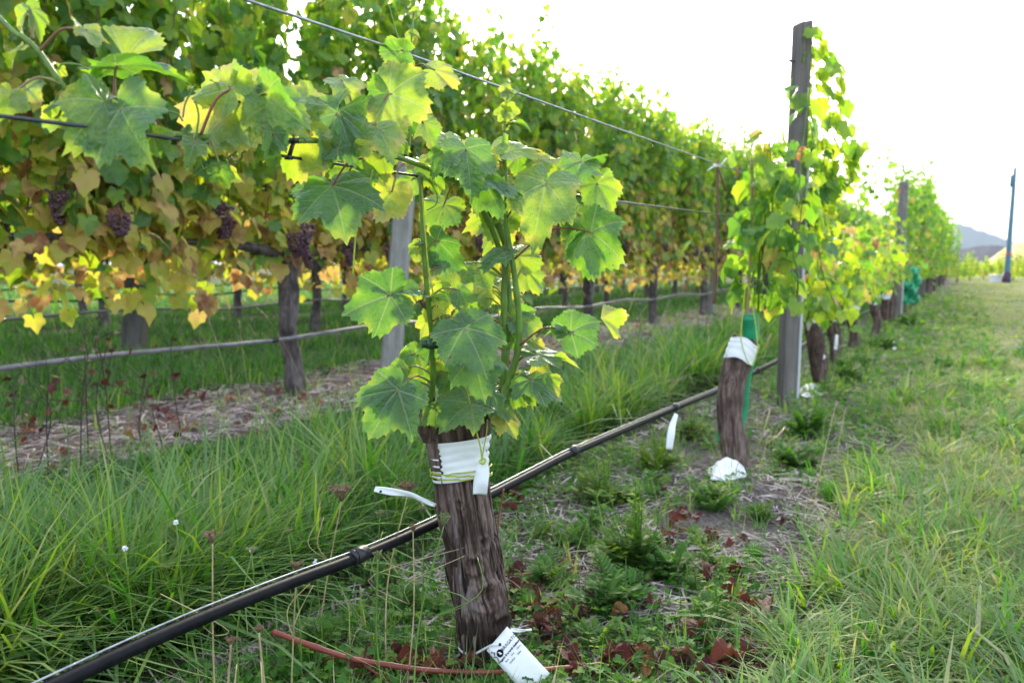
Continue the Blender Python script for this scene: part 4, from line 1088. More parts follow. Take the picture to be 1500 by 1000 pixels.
# tendrils
def tendril(pts, rad=.0011):
    g = Geo(); tube(g, smooth_path(np.array(pts), len(pts) * 6), rad, 5); g.obj('tendril', M['stem'], gv, loc=vb)
def curl_px(c, r, a0, a1, d, n=14, shrink=.5):
    return [P(c[0] + r * (1 - shrink * u) * math.cos(a0 + (a1 - a0) * u), c[1] + r * (1 - shrink * u) * math.sin(a0 + (a1 - a0) * u), d + .004 * math.sin(9 * u)) for u in np.linspace(0, 1, n)]
tendril([P(286, 148, .92), P(291, 170, .92), P(288, 200, .92), P(292, 232, .92), P(298, 246, .92)] + curl_px((306, 252), 8, 3.6, 9.5, .92))
tendril([P(298, 246, .92), P(284, 260, .92)], .0009)
tendril([P(371, 202, .98), P(370, 212, .975), P(362, 221, .97)] + curl_px((345, 228), 10, -.4, 5.0, .965) + curl_px((325, 240), 9, -1, 4.5, .955))
tendril([P(222, 178, .89), P(235, 164, .9), P(258, 166, .91), P(268, 178, .915)]); tendril([P(268, 172, .915), P(272, 150, .92), P(286, 125, .93)])
tendril([P(628, 262, 1.29), P(640, 285, 1.285), P(638, 300, 1.28), P(625, 308, 1.28)])
tendril([P(86, 102, .82), P(92, 94, .82), P(115, 95, .82), P(130, 102, .825)])
tendril([P(598, 82, 1.24), P(585, 60, 1.24), P(576, 30, 1.24), P(570, 8, 1.24)]); tendril([P(744, 134, 1.37), P(756, 138, 1.365), P(764, 128, 1.365)]); tendril([P(627, 440, 1.32), P(600, 452, 1.3), P(596, 470, 1.3), P(602, 480, 1.3)], .0009)
tendril([P(740, 490, 1.42), P(733, 470, 1.42), P(737, 440, 1.42), P(730, 432, 1.42)]); tendril([P(655, 80, 1.24), P(640, 74, 1.24), P(630, 82, 1.24), P(634, 98, 1.235)], .0008)

# dark bracket clip on the cane
bk = thing('cane_clip', 'dark plastic clip joining the green cane to the lower wire', 'clip', tuple(P(427, 218, 1.02)))
g = Geo(); tube(g, [P(431, 205, 1.02), P(423, 231, 1.02)], .0028, 6); box(g, P(431, 206, 1.02), .008, .009, .006); box(g, P(423, 231, 1.02), .008, .008, .005)
g.obj('clip_arm', M['blackplastic'], bk, loc=P(427, 218, 1.02))

# ---- plant tag with its strap and printing
tc_ = [P(743, 917, 1.38), P(806, 985, 1.335), P(771, 1008, 1.335), P(706, 944, 1.385)]
tg = thing('plant_tag', 'white rectangular printed plant tag tied to the foot of the foreground trunk', 'tag', tuple(tc_[3]))
u_ = tc_[1] - tc_[0]; v_ = tc_[3] - tc_[0]; Lu = np.linalg.norm(u_); u_ /= Lu; v_ = v_ - u_ * v_.dot(u_); Lv = np.linalg.norm(v_); v_ /= Lv
nn_ = np.cross(v_, u_); nn_ = nn_ if nn_.dot(CAM - tc_[0]) > 0 else -nn_
g = Geo(); V = []
for a in np.linspace(0, 1, 12):
    for b in np.linspace(0, 1, 7): V.append(tc_[0] + u_ * a * Lu + v_ * b * Lv + nn_ * .004 * math.sin(a * 2.4) )
i, j = np.meshgrid(np.arange(11), np.arange(6), indexing='ij')
solid(g.add(V, np.stack([i * 7 + j, i * 7 + j + 1, (i + 1) * 7 + j + 1, (i + 1) * 7 + j], -1).reshape(-1, 4)).obj('card', M['paper'], tg, loc=tc_[3]), .0006)
def tag_pt(a, b, h=.0016): return tc_[0] + u_ * a * Lu + v_ * b * Lv + nn_ * (.004 * math.sin(a * 2.4) + h)
def text(s, a, b, size, bold=False):
    c = bpy.data.curves.new('printing', 'FONT'); c.body = s; c.size = size; c.extrude = .0001
    if bold: c.offset = size * .035
    o = bpy.data.objects.new('printing', c); COL.objects.link(o); o.parent = tg
    xd = -v_; zd = nn_; yd = np.cross(zd, xd)          # reads from the lower left edge up to the right
    m = Matrix([[xd[q], yd[q], zd[q], (tag_pt(a, b) - tc_[3])[q]] for q in range(3)] + [[0, 0, 0, 1]])
    o.matrix_local = m
    dg = bpy.context.evaluated_depsgraph_get(); me = bpy.data.meshes.new_from_object(o.evaluated_get(dg)); me.materials.clear(); me.materials.append(M['ink'])
    o2 = bpy.data.objects.new('printing', me); COL.objects.link(o2); o2.parent = tg; o2.matrix_local = m
    bpy.data.objects.remove(o); return o2
text('BRAGATO', .215, .62, .0078)
text('Bragato Research Institute', .31, .97, .0052, True)
text('Row      Vine      Clone', .375, .78, .0042)
text('Grafted      Date', .44, .70, .0042)
g = Geo(); ring = [tag_pt(.20 + .062 * math.sin(a), .73 + .062 * Lu / Lv * math.cos(a) * 1.0) for a in np.linspace(0, 6.283, 25)[:-1]]
g.add(ring + [tag_pt(.20, .73)], None, [[24, q, (q + 1) % 24] for q in range(24)] + [[24, (q + 1) % 24, q] for q in range(24)]); g.obj('emblem', M['ink'], tg, loc=tc_[3])
g = Geo()
for (a0, b0, a1, b1) in ((.17, .76, .20, .70), (.22, .76, .20, .72), (.20, .72, .235, .69)): tube(g, [tag_pt(a0, b0, .0022), tag_pt(a1, b1, .0022)], .0011, 5)
g.obj('emblem_mark', M['paper'], tg, loc=tc_[3])
g = Geo(); tube(g, [tag_pt(.10, .955), tag_pt(.085, .90), tag_pt(.13, .88), tag_pt(.16, .91), tag_pt(.12, .83)], .0006, 4, 20); tube(g, [tag_pt(.17, .97), tag_pt(.19, .90), tag_pt(.23, .89), tag_pt(.25, .92), tag_pt(.27, .90)], .0008, 4, 20); g.obj('handwriting', M['ink'], tg, loc=tc_[3])
g = Geo(); tube(g, [tag_pt(.105, .55, .0005), tag_pt(.105, .55, .0025)], .0026, 12); g.obj('eyelet', M['ink'], tg, loc=tc_[3])
# strap round the trunk
S_tot = np.concatenate([[0], np.cumsum(np.linalg.norm(np.diff(tpts, axis=0), axis=1))]); L_ = []
for a in np.linspace(-3.4, -.35, 34):
    q = int(np.interp(s_of(945), S_tot, np.arange(len(tpts)))); an = ang_c + sgn * a
    L_.append(tpts[q] + (tfr[1][q] * math.cos(an) + tfr[2][q] * math.sin(an)) * (tr2[q] + .0055))
L_ += [tag_pt(.0, .80, .003), tag_pt(.10, .58, .0035)]
g = Geo(); c = smooth_path(np.array(L_), 120); V = []
for k in range(120): V += [c[k] - UPZ * .0024, c[k] + UPZ * .0024]
solid(g.add(V, [[2 * k, 2 * k + 1, 2 * k + 3, 2 * k + 2] for k in range(119)]).obj('strap', M['tape'], tg, loc=tc_[3]), .0009)
solid(ribbon([(748, 922), (765, 923), (779, 922)], [1.40, 1.42, 1.43], [2.0, 2.4, 1.6], 10).obj('strap_end', M['tape'], tg, loc=tc_[3]))
# old bent label on the left
def strip_thing(name, label, pix, d, lat, cat, m='tape', part='strip', hole=None, **k):
    base = P(*pix[0], d[0]); t = thing(name, label, cat, tuple(base))
    solid(ribbon(pix, d, lat, **k).obj(part, M[m], t, loc=base), .0009)
    if hole:
        g = Geo(); q = P(*hole, d[0] - .004); tube(g, [q, q - FW * .004], .0022, 8); g.obj('hole', M['ink'], t, loc=base)
    return t
strip_thing('bent_label', 'bent white plastic label strip sticking out left of the foreground trunk', [(549, 716), (575, 720), (600, 724), (620, 733), (638, 740)], [1.34, 1.36, 1.38, 1.40, 1.42], [3.5, 5, 4.5, 4, 2.5], 'label', hole=(558, 719))
strip_thing('tape_strip', 'white tape strip hanging from a pipe clip between the first two vines', [(991, 606), (986, 620), (983, 636), (980, 658)], [2.22, 2.21, 2.2, 2.2], [3, 4.5, 5.5, 4.5], 'tape')
strip_thing('tape_strip', 'tiny white tape strip hanging under the pipe beyond the tall post', [(1226, 490), (1225, 502), (1224, 512)], [5.2, 5.2, 5.2], [2.5, 2.5, 2.5], 'tape')
# ------------------------------------------------------------------ second grafted vine and the rest of its row
def young_leaves_thing(t, seed, base, **k):
    gl, gs = canopy(seed, **k)
    gl.obj('foliage', M['row_leaf'], t); gs.obj('shoots', M['stem'], t)
def grafted(seed, label, loc, path, rad, tape_s=(.78, .97), **k):
    """path relative to loc"""
    t = thing('grafted_vine', label, 'grapevine', loc, 0, 'grafted vines of the replanted row')
    g = Geo(); pts, rr, fr = trunk_geo(g, path, rad, 56, 70, .009, .014, seed, 9, 6, top_rag=.012, twist=1.0)
    g.obj('trunk', M['bark'], t)
    n = len(pts); a, b = int(tape_s[0] * n), int(tape_s[1] * n); gt = Geo(); V = []
    rng = np.random.default_rng(seed)
    for i in range(a, b):
        for j in range(30):
            an = j / 30 * 2 * math.pi; o = fr[1][i] * math.cos(an) + fr[2][i] * math.sin(an)
            V.append(pts[i] + o * (rr[i] + .0085 + .0014 * math.sin(i * 1.7 + an * 2)) + fr[0][i] * .006 * math.sin(an * 3 + seed))
    m = b - a
    Q = [[i * 30 + j, i * 30 + (j + 1) % 30, (i + 1) * 30 + (j + 1) % 30, (i + 1) * 30 + j] for i in range(m - 1) for j in range(30)]
    gt.add(V, Q).obj('tape', M['tape'], t)
    if k: young_leaves_thing(t, seed, None, **k)
    return t
DV = 2.92
v2b = P(1078, 688, DV); 
path = [P(1082, 700, DV), P(1078, 675, DV), P(1075, 645, DV), P(1071, 610, DV), P(1072, 570, DV), P(1078, 540, DV), P(1088, 510, DV), P(1093, 497, DV)]
v2 = grafted(31, 'second grafted vine, curved trunk with white taped crown and green plastic sleeve', tuple(v2b), [p - v2b for p in path], [.044, .042, .048, .046, .044, .046, .046, .044], (.76, .97))
gl, gs = canopy(77, L=.9, zc=.62, ztop=1.24, nsh=8, thick=.16, leaf=.060, zlow=.62, node=.065, extra=1.0, autumn=.12, base_tint=.38, spread=.16)
off = P(1114, 470, 3.0) - v2b; off[2] = -v2b[2]
for o in (gl, gs): o.V = [v + off for v in o.V]
gl.obj('foliage', M['row_leaf'], v2); gs.obj('shoots', M['stem'], v2)
sl = thing('vine_sleeve', 'green plastic sleeve standing behind the second vine and above its crown', 'sleeve', tuple(P(1090, 640, 2.95)))
sb = P(1090, 640, 2.95)
g = Geo(); tube(g, [P(1068, 655, 2.99), P(1080, 640, 2.995), P(1090, 600, 2.995), P(1092, 560, 2.99), P(1100, 500, 2.98), P(1098, 462, 2.96)], [.012, .013, .014, .016, .030, .030], 10, 24, cap=False); solid(g.obj('sleeve_tube', M['sleeve'], sl, loc=sb))
g = Geo(); tube(g, [P(1056, 630, 2.96), P(1054, 642, 2.95), P(1062, 655, 2.93), P(1070, 662, 2.93)], .012, 7, 12); g.obj('loose_flap', M['sleeve'], sl, loc=sb)
line('tie_twine', [P(1110, 510, 2.86), P(1106, 470, 2.88), P(1094, 415, 2.9), P(1088, 460, 2.88), P(1086, 500, 2.86), P(1100, 535, 2.84), P(1112, 505, 2.85)], .0022, M['twine'], 'yellow twine looped over the taped crown of the second vine', 'twine', 5, 50)
# scraps at the trunk feet
def scrap(label, pix, d, h=.05):
    c = G(*pix); t = thing('paper_scrap', label, 'paper', tuple(c)); return t, c
def crumple(t, c, pixpoly, z0, lift, seed):
    rng = np.random.default_rng(seed); base = [G(x, y, .015) for x, y in pixpoly]; ctr = np.mean(base, 0) + [0, 0, lift]
    g = Geo(); V = [ctr]; n = len(base); K = 6
    for r in range(1, K + 1):
        for q in range(n * 4):
            f = q / 4; i = int(f) % n; p = base[i] * (1 - f % 1) + base[(i + 1) % n] * (f % 1)
            u = r / K; V.append(ctr * (1 - u) + p * u + np.array([0, 0, lift * .22 * math.sin(u * 3 + q * .45 + seed) * (1 - abs(2 * u - 1))]) + rng.normal(0, .0008, 3))
    n4 = n * 4
    T = [[0, 1 + q, 1 + (q + 1) % n4] for q in range(n4)]; Q = [[1 + (r) * n4 + q, 1 + (r + 1) * n4 + q, 1 + (r + 1) * n4 + (q + 1) % n4, 1 + r * n4 + (q + 1) % n4] for r in range(K - 1) for q in range(n4)]
    solid(g.add(V, Q, T).obj('sheet', M['stone'], t, loc=c, smooth=False), .0015)
t, c = scrap('white crumpled sheet lying at the foot of the second grafted vine', (1064, 690), 2.9); crumple(t, c, [(1034, 688), (1062, 672), (1090, 684), (1094, 698), (1062, 704), (1042, 702)], 0, .055, 2)
t, c = scrap('white sheet lying on the ground just right of the tall post', (1180, 575), 4.4); crumple(t, c, [(1160, 575), (1180, 563), (1202, 568), (1206, 578), (1182, 582)], 0, .05, 3)
t, c = scrap('small pale scrap in the low weeds farther along the replanted row', (1308, 507), 8.0); crumple(t, c, [(1298, 507), (1308, 500), (1320, 506), (1310, 512)], 0, .03, 4)

# third vine: climbs the tall post, with a dead bunch hanging
RY = [4.43, 6.0, 7.3, 8.75, 10.3]
rngv = np.random.default_rng(8)
t3b = G(1196, 572); t3b[2] = 0
v3 = grafted(41, 'third grafted vine whose shoots climb up the tall weathered post', tuple(t3b), [np.array(q) for q in ([.0, 0, -.04], [.02, -.02, .15], [-.02, 0, .30], [-.05, -.02, .46])], [.04, .036, .038, .045], (.80, .97))
gl, gs = canopy(78, L=1.3, zc=.42, ztop=.95, nsh=10, thick=.22, leaf=.062, zlow=.34, node=.06, extra=1.2, autumn=.22, base_tint=.42, spread=.34)
rel = pb - t3b; rel[2] = 0
for s_, (ex, ey, top) in enumerate([(.12, .0, 1.90), (.17, .05, 1.74), (.02, .0, 1.72), (.22, .0, 1.35), (-.10, -.05, 1.35)]):
    pos, tip, nrm, size, tint = [], [], [], [], []
    c_ = smooth_path([rel * .5 + [0, 0, .6], rel + RT * ex * .6 + [0, 0, 1.0], rel + RT * ex + [0, 0, 1.4 if top > 1.5 else 1.2], rel + RT * (ex + rngv.normal(0, .03)) + [0, 0, top]], 40)
    tube(gs, c_, np.linspace(.004, .002, 40), 5)
    for k in range(9, 40):
        for r_ in range(2):
            o = RT * rngv.choice([-.4, 1, 1]) * rngv.uniform(.5, 1) + FH * rngv.normal(.25, .5)
            p = c_[k] + o * rngv.uniform(.03, .09); tube(gs, [c_[k], p], .0013, 3, cap=False)
            if rngv.random() < .5: pos.append(p); tip.append(o * .5 + [0, 0, -.7] + rngv.normal(0, .25, 3)); nrm.append(o + [0, 0, .7] + rngv.normal(0, .3, 3)); size.append(rngv.uniform(.045, .075)); tint.append(np.clip(rngv.normal(.44, .1), .1, .6))
    put_leaves(gl, pos, tip, nrm, size, tint)
gl.obj('foliage', M['row_leaf'], v3); gs.obj('shoots', M['stem'], v3)
g = Geo(); q = G(1194, 572); qq = P(1192, 500, 4.25) - t3b; tube(g, [qq + [0, 0, .10], qq + [.01, 0, 0], qq + [.02, 0, -.22]], [.012, .05, .016], 9, 12); g.obj('old_bark_hank', M['bark'], v3)
strip_thing('bent_label', 'white label strip sticking out beside the third vine trunk', [(1198, 514), (1203, 519), (1208, 525)], [4.3, 4.3, 4.3], [3, 3, 3], 'label', wav=.0005)
for (y, sd_, lab, hgt) in [(6.0, 51, 'fourth grafted vine with white taped crown in low yellow green foliage', .88), (7.25, 52, 'fifth grafted vine, dark trunk close behind the fourth one', .95), (8.75, 53, 'sixth grafted vine, partly hidden short of the netting', 1.0), (10.2, 54, 'seventh grafted vine with dark trunk just left of the far grey post', 1.1)]:
    x = X1 + rngv.normal(0, .02)
    grafted(sd_, lab, (x, y, 0), [np.array(q) for q in ([0, 0, -.04], [rngv.normal(0, .02), .01, .16], [rngv.normal(0, .02), 0, .32], [rngv.normal(0, .02), 0, .46])], [.040, .035, .037, .042], (.74, .97),
            L=1.45, zc=.48, ztop=hgt, nsh=10, thick=.20, leaf=.058, zlow=.52, node=.065, extra=1.0, autumn=.25, base_tint=.40)
# tall shoots round the far post + netting
def climber(seed, label, y, ztop, nsh, L, first=None, sp=None, zl=.45):
    t = thing('grafted_vine', label, 'grapevine', (X1, y, 0), 0, 'grafted vines of the replanted row')
    g = Geo(); trunk_geo(g, [[0, 0, -.04], [.01, 0, .2], [0, .01, .46]], [.046, .042, .05], 24, 26, .005, .007, seed, 7, 6, top_rag=.01); g.obj('trunk', M['bark'], t)
    gl, gs = canopy(seed, L=L, zc=.5, ztop=ztop, nsh=nsh, thick=.24, leaf=.062, zlow=zl, node=.075, extra=1.05, autumn=.18, base_tint=.33, spread=sp)
    gl.obj('foliage', M['row_leaf'], t); gs.obj('shoots', M['stem'], t); return t
cA = climber(61, 'eighth grafted vine with tall ragged shoots rising above the far grey post', 10.9, 2.10, 6, .8)
for ch in cA.children:
    if ch.name.startswith(('foliage', 'shoots')): ch.data.transform(Matrix.Translation((-.30, 0, 0)))
cB = climber(62, 'ninth grafted vine, tall bushy leaves just past the far grey post', 13.3, 2.15, 18, 1.6)
cC = climber(63, 'tenth grafted vine, tall bushy leaves two places past the far grey post', 14.9, 2.2, 20, 1.6)
for k in range(15):
    src = (cB, cC, cA)[k % 3]; o = copy_tree(src); o.location = (X1 + rngv.normal(0, .03), 16.45 + 1.55 * k, 0); o.rotation_euler = (0, 0, math.pi * (k % 2))
    tag(o, 'far grafted vine in the leafy line where the replanted row runs to its end')
nb = np.array([X1 + .12, 12.1, 0.0])
t = thing('vine_netting', 'bright green mesh netting bundle hanging beside the far grey post', 'netting', tuple(nb))
rng = np.random.default_rng(3); g = Geo(); V = []
for i in range(26):
    for j in range(40):
        a = j / 40 * 6.283; z = .22 + .50 * i / 25
        r_ = .12 + .03 * math.sin(3 * a + i * .5) + .02 * math.sin(7 * a - i * .9) + .02 * (i / 25)
        V.append([r_ * math.cos(a) * .9, r_ * math.sin(a), z + .015 * math.sin(5 * a)])
Q = [[i * 40 + j, i * 40 + (j + 1) % 40, (i + 1) * 40 + (j + 1) % 40, (i + 1) * 40 + j] for i in range(25) for j in range(40) if rng.random() < .86]
g.add(V, Q); o = g.obj('net', M['sleeve'], t); solid(o, .004)

# shrubs / row ends at the far end of the track
for (px, py, d, hgt, L, ti, lab) in [(1402, 412, 33, 1.25, 1.2, .40, 'leafy end of the replanted row closing the track on the left'), (1420, 412, 38, .82, 2.4, .46, 'low yellow green vine row end nearest the leafy row'), (1440, 411, 42, .80, 2.6, .5, 'low yellow green vine row end in the middle of the far hedge'), (1462, 411, 44, .80, 2.8, .48, 'low vine row end just behind the white tub'), (1484, 412, 38, .95, 2.2, .55, 'yellow vine row end just right of the pole'), (1504, 413, 35, 1.3, 2.8, .56, 'tallest yellow vine row end at the right edge of the picture'), (1530, 413, 34, 1.4, 3.0, .52, 'vine row end beyond the right edge of the picture')]:
    c = P(px, py, d); c[2] = 0
    if px > 1510: continue
    t = thing('low_vine', lab, 'vine', tuple(c), YAW + math.pi / 2)
    g = Geo(); trunk_geo(g, [[0, 0, -.05], [0, 0, .2], [0, 0, .4]], [.04, .035, .04], 10, 8, .004, .005, 3, 5, 5); g.obj('trunk', M['rowbark'], t)
    gl, gs = canopy(int(px), L=L, zc=.2, ztop=hgt, nsh=int(14 * L), thick=.5, leaf=.075, zlow=.15, node=.09, extra=.9, autumn=.15, base_tint=ti)
    gl.obj('foliage', M['row_leaf'], t); gs.obj('shoots', M['stem'], t)
# ------------------------------------------------------------------ grass
def fan(n, rng, r0, r1, half=48):
    r = np.exp(rng.uniform(math.log(r0), math.log(r1), n)); a = rng.uniform(-R(half), R(half), n)
    return r[:, None] * (np.cos(a)[:, None] * FH[None, :2] + np.sin(a)[:, None] * RT[None, :2])
def blades(g, xy, h, wd, lean, az, tint, bend=1.0, z0=None, rng=None):
    n = len(xy); S = np.array([0, .38, .72, 1.0])
    z = ground_z(xy[:, 0], xy[:, 1]) if z0 is None else z0
    dx, dy = np.cos(az), np.sin(az)
    V = np.zeros((n, 8, 3))
    for k, s in enumerate(S):
        off = h * lean * (s ** 1.9 * bend * .8 + s * .25)
        zz = h * (s - .45 * np.clip(lean, 0, 1.6) ** 2 * s ** 2.4 * .8)
        c = np.stack([xy[:, 0] + dx * off, xy[:, 1] + dy * off, z + np.maximum(zz, .003)], -1)
        ww = wd * (1 - .94 * s ** 1.6)
        sd_ = np.stack([-dy * ww, dx * ww, np.zeros(n)], -1)
        V[:, 2 * k] = c - sd_; V[:, 2 * k + 1] = c + sd_
    o = (np.arange(n) * 8)[:, None, None]
    Q = (np.array([[0, 1, 3, 2], [2, 3, 5, 4], [4, 5, 7, 6]])[None] + o).reshape(-1, 4)
    g.add(V.reshape(-1, 3), Q, tint=np.repeat(tint, 8))
def grass_zone(name, n_tuft, per, keep, hfun, tint, rng, r0=.55, r1=45, wbase=.0016, lean=(.35, .3), spread=.03, radial=True, dry=.08, scatter=0.0, dens=None):
    xy = np.zeros((0, 2))
    while len(xy) < n_tuft:
        q = fan(n_tuft, rng, r0, r1); m = keep(q[:, 0], q[:, 1])
        if dens is not None: m &= rng.random(len(q)) < dens(q[:, 0], q[:, 1])
        xy = np.concatenate([xy, q[m]])
    xy = xy[:n_tuft]
    rr = np.hypot(xy[:, 0], xy[:, 1]); sc = np.maximum(1, rr / 3.0) ** .75
    hh = hfun(xy[:, 0], xy[:, 1]) * rng.lognormal(0, .22, n_tuft)
    tt = tint + rng.normal(0, .12, n_tuft)
    idx = np.repeat(np.arange(n_tuft), per); n = len(idx)
    a = rng.uniform(0, 6.283, n); q = np.sqrt(rng.random(n)) * spread * sc[idx]
    p = xy[idx] + np.stack([np.cos(a) * q, np.sin(a) * q], -1)
    h = hh[idx] * rng.uniform(.45, 1.12, n)
    ln = np.abs(rng.normal(lean[0], lean[1], n)) + (q / (spread * sc[idx])) * .25
    az = a + rng.normal(0, .7, n)
    tn = np.clip(tt[idx] + rng.normal(0, .13, n), 0, .64)
    d = rng.random(n) < dry; tn[d] = rng.uniform(.7, 1, d.sum())
    g = Geo(); blades(g, p, h, wbase * sc[idx] * rng.uniform(.6, 1.5, n), ln, az, tn)
    return g
rng = np.random.default_rng(21)
def edge(x, c, w_): return np.clip((x - c) / w_ + .5, 0, 1)
# lush alley between the two rows
alley = lambda x, y: (x < -1.32 + .22 * (vn(x * 2, y * 2, 0, 9) - .5)) & (x > -2.70 + .3 * (vn(x * 2.5, y * 2.5, 0, 10) - .5))
hA = lambda x, y: (.075 + .13 * vn(x * 2.6, y * 2.6, 0, 11) ** 1.3) * (.35 + .65 * edge(x, -2.15, .7))
g = grass_zone('alley', 8500, 11, alley, hA, .12, rng, r0=.9, wbase=.0031, lean=(.5, .42), spread=.04, dry=.03)
g2 = grass_zone('alley tall', 620, 24, alley, lambda x, y: .27 + 0 * x, .40, rng, r0=1.0, r1=9, wbase=.0048, lean=(.7, .4), spread=.03, dry=.03,
                dens=lambda x, y: (.15 + .85 * (vn(x * 1.6, y * 1.6, 0, 14) > .5)) * edge(x, -2.1, .5))
for k in ('V',): pass
def merge(a, b):
    for q in b.Q: a.Q.append(q + a.n)
    for q in b.T: a.T.append(q + a.n)
    a.V += b.V
    for k, L in b.A.items(): a.A.setdefault(k, []).extend([(n0 + a.n, v) for n0, v in L])
    a.n += b.n; return a
merge(g, g2)
tag(g.obj('alley_grass', M['grass']), 'lush green grass between the two rows', None, kind='stuff')
# grass track on the right
trackz = lambda x, y: (x > -.24 + .3 * (vn(x * 1.7, y * 1.7, 0, 12) - .5))
hT = lambda x, y: (.055 + .07 * vn(x * 2.2, y * 2.2, 0, 13)) * (1 - .45 * edge(np.hypot(x, y), 4.5, 4))
g = grass_zone('track', 9000, 11, trackz, hT, .48, rng, r0=.55, r1=50, wbase=.0029, lean=(1.0, .45), spread=.055, dry=.32)
g2 = grass_zone('track thatch', 8000, 14, trackz, lambda x, y: .075 + 0 * x, .72, rng, r0=.7, r1=40, wbase=.0017, lean=(1.2, .4), spread=.08, dry=.75, dens=lambda x, y: np.clip((vn(x * 1.1, y * .8, 0, 17) > .5) * .8 + .06 + np.exp(-((x - .55) / .45) ** 2 - ((y - 2.9) / .8) ** 2), 0, 1))
g3 = grass_zone('track tall', 420, 22, lambda x, y: (x > -.28) & (x < .9), lambda x, y: .14 + 0 * x, .40, rng, r0=.8, r1=8, wbase=.0042, lean=(.8, .35), spread=.035, dry=.06)
merge(merge(g, g2), g3)
tag(g.obj('track_grass', M['grass']), 'matted green and straw coloured grass of the track', None, kind='stuff')
# sparse tufts in the replanted strip, short grass in the far alleys
strip = lambda x, y: (x < -.30) & (x > -1.12)
g = grass_zone('strip', 900, 10, strip, lambda x, y: .05 + .05 * vn(x * 3, y * 3, 0, 15) + .05 * edge(y, 3, 2), .28, rng, r0=.9, r1=45, wbase=.0014, lean=(.5, .4), spread=.02, dry=.10, dens=lambda x, y: .25 + .75 * edge(y, 4.0, 3))
far = lambda x, y: ((x < -3.75) & (x > -5.75)) | ((x < -6.35) & (x > -8.5)) | ((x < -9.1) & (x > -11.2)) | (x < -11.9)
g2 = grass_zone('far', 6500, 12, far, lambda x, y: .11 + .06 * vn(x, y, 0, 16), .16, rng, r0=3.4, r1=34, wbase=.0022, lean=(.5, .35), spread=.06, dry=.03)
g3 = grass_zone('row2', 500, 12, lambda x, y: (x > -3.9) & (x < -2.7), lambda x, y: .08 + 0 * x, .25, rng, r0=2.5, r1=40, wbase=.0018, lean=(.5, .35), spread=.03, dry=.3, dens=lambda x, y: .2 + .8 * edge(y, 8, 5))
merge(merge(g, g2), g3)
tag(g.obj('row_grass', M['grass']), 'thin grass under and beyond the vine rows', None, kind='stuff')

# ------------------------------------------------------------------ straw mulch and litter
def straws(n, keep, r0, r1, rng, L=(.015, .075), w=(.001, .0035), zmax=.02):
    xy = np.zeros((0, 2))
    while len(xy) < n:
        q = fan(n, rng, r0, r1); xy = np.concatenate([xy, q[keep(q[:, 0], q[:, 1])]])
    xy = xy[:n]; sc = np.maximum(1, np.hypot(xy[:, 0], xy[:, 1]) / 3) ** .7
    a = rng.uniform(0, 6.283, n); ln = rng.uniform(*L, n) * sc * rng.choice([1, 1, 1, 1.8], n); ww = rng.uniform(*w, n) * sc * .5
    d = np.stack([np.cos(a), np.sin(a), rng.normal(0, .16, n)], -1); s = np.stack([-np.sin(a), np.cos(a), rng.normal(0, .5, n)], -1)
    c = np.stack([xy[:, 0], xy[:, 1], ground_z(xy[:, 0], xy[:, 1]) + rng.uniform(.002, zmax, n)], -1)
    up = np.array([0, 0, 1.0]); e = d * ln[:, None] / 2; s = s * ww[:, None]; th = up[None] * (ww * .7)[:, None]
    V = np.stack([c - e - s, c - e + s, c - e * .1 - s + th * 2, c - e * .1 + s + th * 2, c + e - s * .6, c + e + s * .6, c - e - th, c - th * .2, c + e - th], 1)
    Q = np.array([[0, 1, 3, 2], [2, 3, 5, 4], [1, 6, 7, 3], [3, 7, 8, 5], [6, 0, 2, 7], [7, 2, 4, 8]])
    return Geo().add(V.reshape(-1, 3), (Q[None] + (np.arange(n) * 9)[:, None, None]).reshape(-1, 4), tint=0.0)
rng = np.random.default_rng(33)
patch = lambda x, y: (x < -.22) & (x > -1.2) & (vn(x * 3.1, y * 3.1, 0, 22) > .30)
tag(straws(15000, patch, .85, 14, rng, (.015, .085), (.0015, .005)).obj('straw_mulch', M['straw'], smooth=False), 'chopped grey straw mulch under the replanted row', None, kind='stuff')
tag(straws(7000, lambda x, y: (x > -3.95) & (x < -2.7), 2.5, 18, rng, (.03, .09), (.002, .006)).obj('row_mulch', M['straw'], smooth=False), 'chopped straw mulch under the full row', None, kind='stuff')

# ------------------------------------------------------------------ fallen leaves (each one a thing)
DL = []
for s in range(7):
    r_ = np.random.default_rng(70 + s); V, Q, T, D = leaf_template(40 + s, nA=48, nR=5, teeth=.06, lobed=1.1)
    V = deform(V, r_, droop=r_.uniform(.3, .9), fold=r_.uniform(-.1, 1.1), wave=.34, curl=.8)
    V[:, 2] += .6 * (vn(V[:, 0] * 3.5, V[:, 1] * 3.5, s, 60) - .5); V[:, 0] += .25 * (vn(V[:, 1] * 3, V[:, 0] * 3, s, 61) - .5); V[:, 1] *= r_.uniform(.5, 1.0)
    V[:, 2] -= V[:, 2].min(); V[:, 2] *= .55
    ms = []
    for tn in (.08, .32, .55, .82): ms.append(Geo().add(V, Q, T, tint=tn + .12 * (vn(V[:, 0] * 4, V[:, 1] * 4, s, 5) - .5)).mesh('fallen_leaf', M['dead_leaf']))
    DL.append(ms)
def fallen(x, y, size, tone, label, group, rng, z=.004):
    o = bpy.data.objects.new('fallen_leaf', DL[rng.integers(0, 7)][tone]); COL.objects.link(o)
    o.location = (x, y, float(ground_z(x, y)) + z); o.scale = [size] * 3; o.rotation_euler = (rng.normal(0, .35), rng.normal(0, .35), rng.uniform(0, 6.28))
    return tag(o, label, 'leaf', group)
rng = np.random.default_rng(44)
